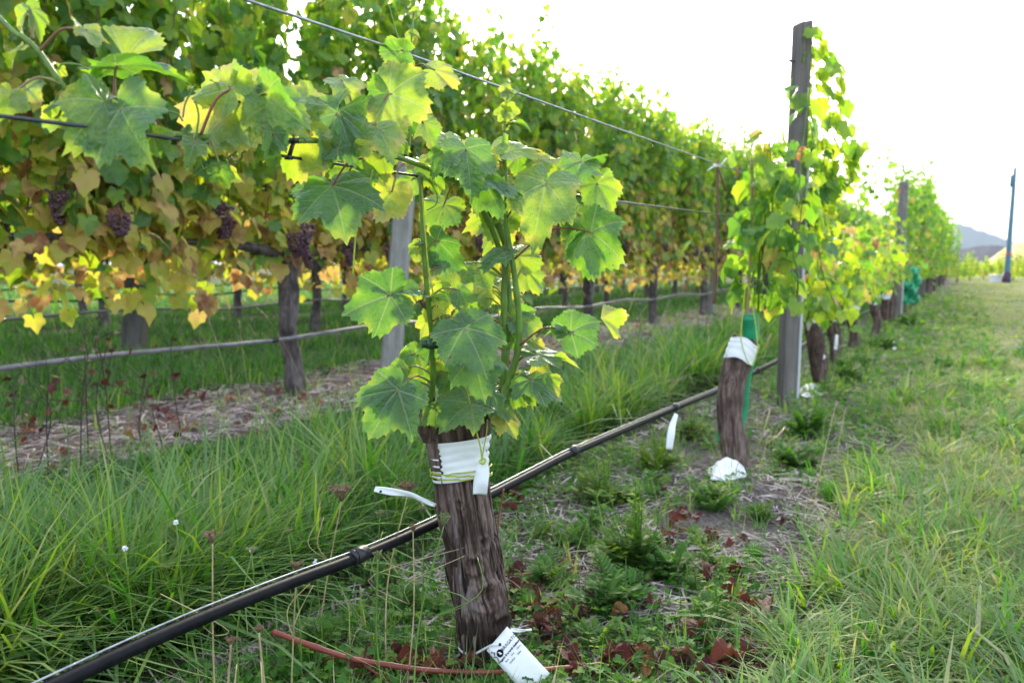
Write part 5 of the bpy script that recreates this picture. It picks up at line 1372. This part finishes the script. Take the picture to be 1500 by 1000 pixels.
red_px = [(1000, 768), (1042, 792), (1078, 880), (1030, 855), (985, 800), (900, 975), (935, 955), (880, 990), (960, 985), (1000, 930), (1030, 940), (1062, 950), (1010, 985), (845, 960), (860, 990), (770, 865), (762, 880), (790, 870), (775, 895), (760, 850), (800, 905), (810, 950), (785, 960),
          (690, 985), (660, 985), (640, 990), (610, 965), (700, 975), (1090, 945), (1120, 905), (1070, 805), (960, 720), (900, 735), (880, 715), (760, 735), (775, 745), (745, 760), (835, 830), (1170, 780), (1180, 870), (1100, 920), (1050, 985), (1085, 990), (920, 930), (745, 905), (590, 985), (545, 990), (740, 990)]
rr_ = np.random.default_rng(9)
red_px += [(float(rr_.uniform(820, 1110)), float(rr_.uniform(885, 1000))) for _ in range(24)] + [(float(rr_.uniform(735, 830)), float(rr_.uniform(840, 980))) for _ in range(10)] + [(float(rr_.uniform(930, 1110)), float(rr_.uniform(745, 880))) for _ in range(5)] + [(float(rr_.uniform(520, 700)), float(rr_.uniform(960, 1000))) for _ in range(12)]
for (x, y) in red_px:
    for k in range(2):
        q = G(x + rng.normal(0, 9 * k), y + rng.normal(0, 6 * k), .01)
        fallen(q[0], q[1], rng.choice([rng.uniform(.018, .028), rng.uniform(.028, .046)]), int(rng.choice([0, 1, 1, 2, 3], p=[.3, .25, .2, .2, .05])), 'curled dark red fallen vine leaf on the mulch of the replanted row', 'fallen red leaves under the replanted row', rng, rng.uniform(.004, .024))
n = 0
while n < 95:
    q = fan(1, rng, 2.6, 12)[0]
    if -3.9 < q[0] < -2.7:
        n += 1; fallen(q[0], q[1], rng.uniform(.035, .06), int(rng.choice([1, 2, 2, 3, 3])), 'orange brown fallen vine leaf on the litter under the full row', 'fallen orange leaves under the full row', rng, .01)

# ------------------------------------------------------------------ low weeds
def cover(n, keep, r0, r1, rng, size=(.006, .015), hmax=.05, K=8, tint=.42):
    xy = np.zeros((0, 2))
    while len(xy) < n:
        q = fan(n, rng, r0, r1); xy = np.concatenate([xy, q[keep(q[:, 0], q[:, 1])]])
    xy = xy[:n]; sc = np.maximum(1, np.hypot(xy[:, 0], xy[:, 1]) / 2.6) ** .7
    r = rng.uniform(*size, n) * sc; z = ground_z(xy[:, 0], xy[:, 1]) + rng.uniform(.004, 1, n) ** 1.3 * hmax
    nx_, ny_ = rng.normal(0, .38, n), rng.normal(0, .38, n)
    nv = np.stack([nx_, ny_, np.ones(n)], -1); nv /= np.linalg.norm(nv, axis=1)[:, None]
    a0 = rng.uniform(0, 6.28, n); e1 = np.stack([np.cos(a0), np.sin(a0), np.zeros(n)], -1); e1 -= nv * np.sum(e1 * nv, 1)[:, None]; e2 = np.cross(nv, e1)
    c = np.stack([xy[:, 0], xy[:, 1], z], -1)
    V = [c]
    for k in range(12):
        a = k / 12 * 2 * math.pi; lob = (.72 + .28 * math.cos(3 * a)) if K == 3 else (.86 + .14 * math.cos(5 * a)) * (1 - .75 * (k == 6))
        V.append(c + (e1 * math.cos(a) + e2 * math.sin(a)) * (r * lob)[:, None] + nv * (r * .16 * (1 if k % 2 else -.3))[:, None])
    stem0 = c - np.stack([rng.normal(0, .006, n), rng.normal(0, .006, n), z - ground_z(xy[:, 0], xy[:, 1])], -1)
    w_ = e1 * .0007
    V += [c - w_, c + w_, stem0 - w_, stem0 + w_]
    V = np.stack(V, 1)
    T = np.array([[0, 1 + k, 1 + (k + 1) % 12] for k in range(12)]); Q = np.array([[13, 14, 16, 15]])
    o = (np.arange(n) * 17)[:, None, None]
    return Geo().add(V.reshape(-1, 3), (Q[None] + o).reshape(-1, 4), (T[None] + o).reshape(-1, 3), tint=np.repeat(np.clip(rng.normal(tint, .14, n), 0, .85), 17))
rng = np.random.default_rng(55)
ck = lambda x, y: (x < -.22) & (x > -1.32) & (vn(x * 2.4 + 5, y * 2.4, 0, 31) > .47)
g = cover(7500, ck, .8, 22, rng, K=3); merge(g, cover(2600, ck, .8, 14, rng, size=(.010, .020), hmax=.035, K=5, tint=.28))
merge(g, cover(6500, lambda x, y: (x < -.85) & (x > -1.8), .75, 3, rng, size=(.006, .014), hmax=.07, K=3, tint=.26))
merge(g, cover(2500, lambda x, y: (x < .3) & (x > -.9), 4, 22, rng, size=(.008, .016), hmax=.10, K=5, tint=.42))
tag(g.obj('ground_cover', M['weed']), 'low clover and crane bill leaves carpeting the strip', None, kind='stuff')

def frond(g, base, dirv, L, rng, pin=.32, tint=.3, up=.5):
    d = np.asarray(dirv, float); d = d / np.linalg.norm(d); n = 14; pts = []
    for k in range(n):
        s = k / (n - 1); pts.append(base + d * L * s * np.array([1, 1, 1]) + np.array([0, 0, up * L * (s - .75 * s * s)]))
    pts = np.array(pts); tube(g, pts, np.linspace(.0012, .0004, n), 4, tint=tint)
    side = np.cross(d, [0, 0, 1.0]); side /= np.linalg.norm(side)
    for k in range(2, n):
        s = k / (n - 1); pl = L * pin * math.sin(math.pi * min(1, s * .8 + .18)) + .003
        for sg in (-1, 1):
            q0 = pts[k]; dr = side * sg + d * .5 + np.array([0, 0, rng.normal(.1, .2)]); dr /= np.linalg.norm(dr); q1 = q0 + dr * pl
            cr = np.cross(dr, [0, 0, 1.0]); cr /= np.linalg.norm(cr)
            for m in range(1, 5):
                u = m / 4; c = q0 + (q1 - q0) * u
                for s2 in (-1, 1):
                    e = c + (cr * s2 * .8 + dr * .6) * pl * .30 * (1.15 - u * .6); ww = dr * pl * .15
                    g.add([c - ww, c + ww, e + ww * .5, e - ww * .5], [[0, 1, 2, 3]], tint=tint + rng.normal(0, .06))
            g.add([q0 - cr * .0005, q0 + cr * .0005, q1 + cr * .0004, q1 - cr * .0004], [[0, 1, 2, 3]], tint=tint)
def feathery(label, px, py, h, nf, rng, tint=.3, stems=0, group=None):
    c = G(px, py); c[2] = float(ground_z(c[0], c[1]))
    t = thing('feathery_weed', label, 'weed', tuple(c), 0, group); g = Geo()
    for k in range(nf):
        a = rng.uniform(0, 6.28); el = rng.uniform(.15, 1.3)
        frond(g, rng.normal(0, .008, 3) * [1, 1, 0], [math.cos(a) * math.cos(el), math.sin(a) * math.cos(el), math.sin(el) * .8], h * rng.uniform(.6, 1.05), rng, tint=tint + rng.normal(0, .05), up=.35)
    g.obj('fronds', M['weed'], t, smooth=False)
    if stems:
        g = Geo()
        for k in range(stems):
            e = np.array([rng.normal(0, .04), rng.normal(0, .04), h * rng.uniform(1.0, 1.5)])
            tube(g, [[0, 0, 0], e * .5 + [.01, 0, 0], e], .0014, 5, tint=tint)
            for q in range(12):
                f = rng.uniform(.25, 1); a = rng.uniform(0, 6.28); o = np.array([math.cos(a), math.sin(a), .5]) * rng.uniform(.018, .03); s_ = np.cross(o, UPZ) * .16
                g.add([e * f - s_ * .3, e * f + s_ * .3, e * f + o + s_, e * f + o - s_], [[0, 1, 2, 3]], tint=tint + .05)
        g.obj('stems', M['weed'], t, smooth=False)
    return t
rng = np.random.default_rng(66)
FW_ = [('largest feathery green weed right of the foreground trunk', 925, 838, .15, 40, .36, 16), ('feathery weed low at the right foot of the big weed', 985, 850, .10, 22, .24, 0), ('feathery weed spreading in front of the big weed', 890, 885, .11, 24, .26, 0), ('feathery weed tight against the right of the trunk foot', 800, 850, .09, 16, .34, 0),
       ('upright bright green weed beyond the big weed', 880, 740, .14, 16, .42, 8), ('feathery weed halfway to the second vine, by the pipe', 960, 690, .13, 20, .44, 5), ('pale weed left of the second vine foot', 1010, 640, .12, 18, .46, 3), ('bushy dark weed at the foot of the tall post', 1180, 640, .15, 32, .16, 4), ('dark feathery weed between the second vine and the track grass', 1165, 685, .12, 28, .14, 0), ('weed left of the foreground trunk foot', 590, 905, .09, 18, .30, 0), ('small weed under the bent label', 560, 850, .08, 14, .36, 0), ('weed by the pruned cane', 470, 960, .08, 16, .30, 0),
       ('bright weed right of the sheet at the second vine', 1110, 760, .07, 14, .34, 0), ('dense low weed near the paper scrap', 1050, 740, .08, 16, .38, 0), ('spindly weed behind the sheet by the tall post', 1240, 560, .18, 26, .20, 6), ('weed in the strip beyond the tall post', 1265, 540, .18, 24, .24, 4), ('weed clump below the fourth vine', 1290, 515, .2, 24, .2, 4), ('bushy weed at the foot of the far grey post', 1332, 478, .22, 24, .22, 4)]
for (lab, x, y, h, nf, ti, st) in FW_: feathery(lab, x, y, h, nf, rng, ti + .14, st)
for k in range(22):
    x, y = rng.uniform(745, 1060), rng.uniform(700, 965)
    feathery('small ferny green weed sprouting from the mulch of the replanted row', x, y, rng.uniform(.04, .075), int(rng.integers(8, 14)), rng, rng.uniform(.35, .55), int(rng.integers(0, 3)), 'small ferny weeds in the mulch')
# little dark grass tussock
for lab, x, y, s, ti in (('neat dark green grass tussock on the mulch, right of the red leaves', 1104, 822, .055, .12), ('grass tussock in the strip left of the pruned cane', 430, 905, .06, .22), ('grass tussock right of the sheet near the track', 1215, 735, .09, .2)):
    c = G(x, y); c[2] = float(ground_z(c[0], c[1])); n = 220; g = Geo(); a = rng.uniform(0, 6.28, n); q = rng.uniform(0, .022, n)
    blades(g, np.stack([np.cos(a) * q, np.sin(a) * q], -1), rng.uniform(.6, 1.1, n) * s, np.full(n, .0009), np.abs(rng.normal(.35, .25, n)), a, np.clip(rng.normal(ti, .06, n), 0, 1), z0=np.zeros(n))
    o = g.obj('grass_tussock', M['grass']); o.location = tuple(c); tag(o, lab, 'grass tuft')

for lab, x, y, h, n, ti in (('big broad bladed grass clump at the far left beside the pipe', 120, 905, .30, 90, .34), ('broad bladed grass clump behind the far left one', 190, 850, .30, 80, .38), ('broad bladed grass clump at the left edge of the picture', 30, 830, .28, 70, .36), ('broad bladed grass clump near the ragged brown seed head', 280, 800, .26, 60, .32), ('bright broad grass clump left of the taped crown', 560, 745, .30, 90, .44), ('bright broad grass clump under the lowest big vine leaf', 500, 735, .26, 70, .42), ('bright broad grass clump beyond the pipe, right of the vine', 860, 640, .34, 100, .46), ('broad grass clump beyond the pipe, beside the grass stalks', 940, 590, .34, 90, .44),
                            ('pale broad grass clump in the right corner of the track', 1330, 930, .17, 120, .5), ('pale broad grass clump on the track behind the right corner', 1260, 850, .16, 110, .48), ('pale broad grass clump at the right edge of the track', 1440, 820, .16, 110, .5), ('flattened grass clump where the track meets the red leaves', 1160, 965, .15, 90, .46)):
    c = G(x, y); c[2] = float(ground_z(c[0], c[1])); g = Geo(); a = rng.uniform(0, 6.28, n); q = np.sqrt(rng.random(n)) * .035
    wid = .0042 if x < 1000 else .003
    tn = np.clip(rng.normal(ti, .10, n), 0, .62); tn[rng.random(n) < .10] = .85
    blades(g, np.stack([np.cos(a) * q, np.sin(a) * q], -1), rng.uniform(.45, 1.1, n) * h, rng.uniform(.6, 1.2, n) * wid, np.abs(rng.normal(.75 if x < 1000 else 1.1, .4, n)), a + rng.normal(0, .5, n), tn, z0=np.zeros(n))
    o = g.obj('grass_clump', M['grass']); o.location = tuple(c); tag(o, lab, 'grass clump')
# wild carrot: stem with a closed brown or green head
def carrot(label, hx, hy, bx, by, X, rad, seed, m='seed', closed=.6):
    rng = np.random.default_rng(seed); hd = RP(hx, hy, X); ft = RP(bx, by, X); ft[2] = 0; ft[:2] += rng.normal(0, .02, 2)
    t = thing('wild_carrot', label, 'weed', tuple(ft))
    g = Geo(); tube(g, [ft, ft * .5 + hd * .5 + rng.normal(0, .008, 3), hd - [0, 0, rad * .9]], [.0016, .0014, .0011], 5, 24)
    for k in range(2): 
        q = ft * .45 + hd * .55; tube(g, [q, q + np.array([rng.normal(0, .04), rng.normal(0, .03), .04]), q + np.array([rng.normal(0, .05), rng.normal(0, .04), .075])], .0008, 4, 10)
    g.obj('stem', M['drystem'] if m == 'seed' else M['stem'], t, loc=ft)
    g = Geo(); C, Rr = [], []
    for k in range(26):
        a = rng.uniform(0, 6.28); el = rng.uniform(0, 1) ** .5; q = hd + np.array([math.cos(a) * el * rad, math.sin(a) * el * rad, rad * (.35 * (1 - closed) + closed * (.2 + .5 * el) - .2)])
        tube(g, [hd - [0, 0, rad * .9], hd * .4 + q * .6 + [math.cos(a) * rad * .25 * closed, math.sin(a) * rad * .25 * closed, -rad * .2], q], .0005 + rad * .008, 4, 6, cap=False)
        for u in range(9): C.append(q + rng.normal(0, rad * .10, 3)); Rr.append(rad * rng.uniform(.05, .085))
    berries(g, C, Rr); g.obj('seed_head', M[m], t, loc=ft)
CR = [('wild carrot with the widest flat brown seed head, in the tall grass', 500, 719, 475, 900, -1.06, .024, 'seed', .25), ('wild carrot with dark brown head in front of the bent label', 597, 713, 575, 880, -.88, .017, 'seed', .4), ('wild carrot with green basket head touching the foreground trunk', 650, 760, 610, 880, -.72, .013, 'greenseed', .9), ('wild carrot with ragged brown head left above the pipe', 311, 785, 330, 940, -.95, .012, 'seed', .7), ('wild carrot with round brown head just above the pipe', 434, 827, 440, 950, -.90, .010, 'seed', .8), ('wild carrot with small greenish head in the tall grass', 422, 778, 430, 900, -1.0, .007, 'greenseed', .8), ('wild carrot with tiny white topped head left of the pipe', 368, 805, 372, 920, -.95, .008, 'greenseed', .5), ('wild carrot with pale green head under the bent label', 556, 752, 540, 870, -.92, .009, 'greenseed', .7), ('wild carrot with green head against the pipe clip', 553, 812, 545, 900, -.80, .008, 'greenseed', .9), ('wild carrot with brown head in front of the pipe, low left', 338, 937, 345, 1010, -.72, .006, 'seed', .8), ('wild carrot with little brown head beside the pruned cane', 379, 920, 400, 1000, -.72, .006, 'seed', .7), ('wild carrot with buff head right of the bent label', 620, 745, 600, 880, -.90, .010, 'greenseed', .6), ('wild carrot with open tan head left of the trunk', 605, 772, 590, 880, -.82, .008, 'seed', .6)]
for k, (lab, hx, hy, bx, by, X, rad, m, cl_) in enumerate(CR): carrot(lab, hx, hy, bx, by, X, rad, 300 + k, m, cl_)

for k, (hx, hy, lab) in enumerate([(183, 803, 'small white clover flower head in the tall grass at the far left'), (368, 806, 'white clover flower head above the middle of the pipe'), (258, 765, 'faint white flower head deep in the tall grass'), (262, 913, 'white clover flower head just under the pipe, low left'), (462, 822, 'tiny white flower head left of the brown round seed head')]):
    if k == 3: continue
    X = -1.12 if hx < 300 and hy < 850 else -.98 if hy < 850 else -.84
    hd = RP(hx, hy, X); ft = hd * [1, 1, 0] + [.01, .01, 0]; t = thing('clover_flower', lab, 'flower', tuple(ft)); r_ = np.random.default_rng(k)
    g = Geo(); tube(g, [ft, hd], .0009, 5, 8); g.obj('stem', M['stem'], t, loc=ft)
    g = Geo(); v_ = r_.normal(0, 1, (34, 3)); v_ /= np.linalg.norm(v_, axis=1)[:, None]
    for q in v_: tube(g, [hd, hd + q * .003, hd + q * .005], [.0004, .0008, .0004], 4)
    g.obj('petals', M['tape'], t, loc=ft)
# long dry grass stalks with seed heads
def stalk(label, pix, X, seedlen, seed, group=None, rad=.0011, m='drystem', nsp=16):
    rng = np.random.default_rng(seed); pts = [RP(x, y, X) for x, y in pix]; base = pts[0].copy()
    t = thing('grass_stalk', label, 'grass', tuple(base), 0, group)
    g = Geo(); c = smooth_path(np.array(pts), 40); tube(g, c, np.linspace(rad, rad * .5, 40), 4); g.obj('stalk', M[m], t, loc=base)
    g = Geo(); T, N_, B_ = frames(c)
    for k in range(nsp):
        i = int(39 - k / nsp * seedlen * 39); q = c[i]; o = N_[i] * rng.normal(0, 1) + B_[i] * rng.normal(0, 1); o = o / np.linalg.norm(o) * .0035 + T[i] * .008
        tube(g, [q, q + o * .6, q + o], [.0005, .0016, .0003], 4)
    g.obj('seed_head', M[m], t, loc=base)
ST = [('tall bent dry grass stalk arching before the dark post', [(335, 560), (310, 480), (275, 400), (240, 355), (222, 342)], -2.0, .25), ('dry grass stalk leaning beside the mature trunk', [(450, 580), (425, 520), (395, 470), (378, 452)], -2.1, .3), ('short straight dry stem left of the mature trunk', [(365, 590), (358, 530), (350, 470)], -2.3, .12),
      ('pale seeding grass stalk, nearest of those right of the vine', [(890, 545), (905, 510), (925, 480), (945, 450)], -1.15, .8), ('pale seeding grass stalk beside the yellow leaf tip', [(940, 540), (950, 505), (968, 470), (980, 440)], -1.2, .8), ('thin seeding grass stalk right of the vine', [(870, 560), (880, 520), (900, 490)], -1.2, .7), ('thin seeding grass stalk before the third mature trunk', [(905, 500), (918, 465), (932, 425)], -1.3, .4), ('seeding grass stalk at the right of the tall grass clump', [(960, 530), (980, 500), (1000, 480)], -1.25, .7)]
for k, (lab, pix, X, sl_) in enumerate(ST): stalk(lab, pix, X, sl_, 400 + k)
for k, (x, y, x2, y2, lab) in enumerate([(1190, 760, 1225, 590, 'tall pale seeding stalk right of the tall post'), (1225, 700, 1238, 600, 'slim seeding stalk where strip meets track'), (1200, 830, 1198, 775, 'short pale seed stalk standing in the track grass'), (1110, 720, 1125, 640, 'seed stalk right of the second vine')]):
    q = G(x, y); X_ = q[0]; stalk(lab, [(x, y), (x * .6 + x2 * .4 - 3, y * .6 + y2 * .4), (x2, y2)], X_, .6, 430 + k)
# dark dead weeds under the full row, left
rng = np.random.default_rng(77)
for k, (x, y, top) in enumerate([(25, 660, 560), (70, 665, 545), (118, 690, 510), (128, 640, 470), (155, 600, 500), (205, 650, 540), (212, 640, 560), (265, 610, 500), (240, 660, 590), (160, 610, 480), (50, 650, 540)]):
    b = RP(x, y, -2.9 + rng.normal(0, .12)); b[2] = 0; hd = RP(x + rng.normal(0, 10), top, b[0])
    t = thing('dead_weed', 'dark brittle dead weed standing on the litter under the full row', 'weed', tuple(b), 0, 'dead weeds under the full row')
    g = Geo(); tube(g, [b, (b + hd) / 2 + rng.normal(0, .02, 3), hd], [.003, .0016], 5, 14)
    for q in range(7):
        f = rng.uniform(.3, 1); p = b * (1 - f) + hd * f; tube(g, [p, p + [rng.normal(0, .06), rng.normal(0, .06), rng.uniform(.02, .10)]], .0012, 4)
    g.obj('stem', M['deadstem'], t, loc=b)
    g = Geo(); pos = [b * (1 - f) + hd * f + rng.normal(0, .04, 3) for f in rng.uniform(.4, 1.05, 9)]
    put_leaves(g, pos, rng.normal(0, 1, (9, 3)) - [0, 0, .6], rng.normal(0, 1, (9, 3)), rng.uniform(.012, .026, 9), rng.uniform(.1, .6, 9)); g.obj('withered_leaves', M['dead_leaf'], t, loc=b)

# pruned cane and twigs on the ground
def gp(x, y, z=.012): return G(x, y, z)
pc = thing('pruned_cane', 'long red brown pruned cane lying across the ground by the trunk foot', 'cane', tuple(gp(400, 925)))
g = Geo(); base = gp(400, 925)
c = smooth_path([gp(400, 925, .085), gp(470, 950, .075), gp(520, 965, .065), gp(600, 978, .055), gp(660, 983, .048), gp(720, 984, .042), gp(800, 980, .035), gp(880, 972, .025)], 80)
tube(g, c, np.linspace(.0052, .0038, 80) * (1 + .25 * np.exp(-((np.arange(80) % 20) - 10) ** 2 / 2.0)), 9); g.obj('main_stem', M['redcane'], pc, loc=base)
g = Geo(); tube(g, [gp(528, 967, .063), gp(528, 985, .03), gp(530, 1005, .01)], .0028, 6, 10); tube(g, [gp(528, 967, .063), gp(555, 988, .04), gp(590, 1004, .01)], .0024, 6, 10); tube(g, [gp(505, 961, .067), gp(480, 965, .05), gp(465, 975, .01)], .002, 6, 10); g.obj('side_shoot', M['redcane'], pc, loc=base)
for lab, pts, r_, m in (('thin red twig rising just right of the foreground trunk', [gp(727, 830), P(728, 790, 1.56), P(733, 745, 1.56), P(738, 715, 1.57)], .0018, 'redcane'), ('thin green stem arching over the mulch left of the trunk foot', [gp(480, 955), gp(540, 930, .03), gp(600, 933, .04), gp(660, 945, .03), gp(720, 968, .02)], .0014, 'stem'), ('weathered grey stick on the mulch right of the big weed', [gp(1015, 885), gp(1030, 865, .02), gp(1044, 845, .012)], .004, 'bamboo'), ('grey stick lying beside the red leaves', [gp(985, 770), gp(1015, 778, .015), gp(1045, 785)], .005, 'cane'), ('brown twig lying below the feathery weed', [gp(720, 845, .02), gp(790, 838, .02), gp(850, 830, .015)], .002, 'redcane'), ('curved dry stalk lying beside the second vine', [P(1110, 655, 3.0), P(1122, 620, 3.0), P(1128, 600, 3.02)], .003, 'drystem'), ('tan stalk leaning in the weeds right of the second vine', [gp(1122, 650), gp(1140, 637, .04), gp(1150, 625, .06)], .004, 'drystem'), ('red twig crossing the ground by the tag', [gp(760, 1000), gp(840, 985), gp(905, 975), gp(960, 970)], .003, 'redcane')):
    line('ground_twig', np.array(pts), r_, M[m], lab, 'twig', 6, 16)
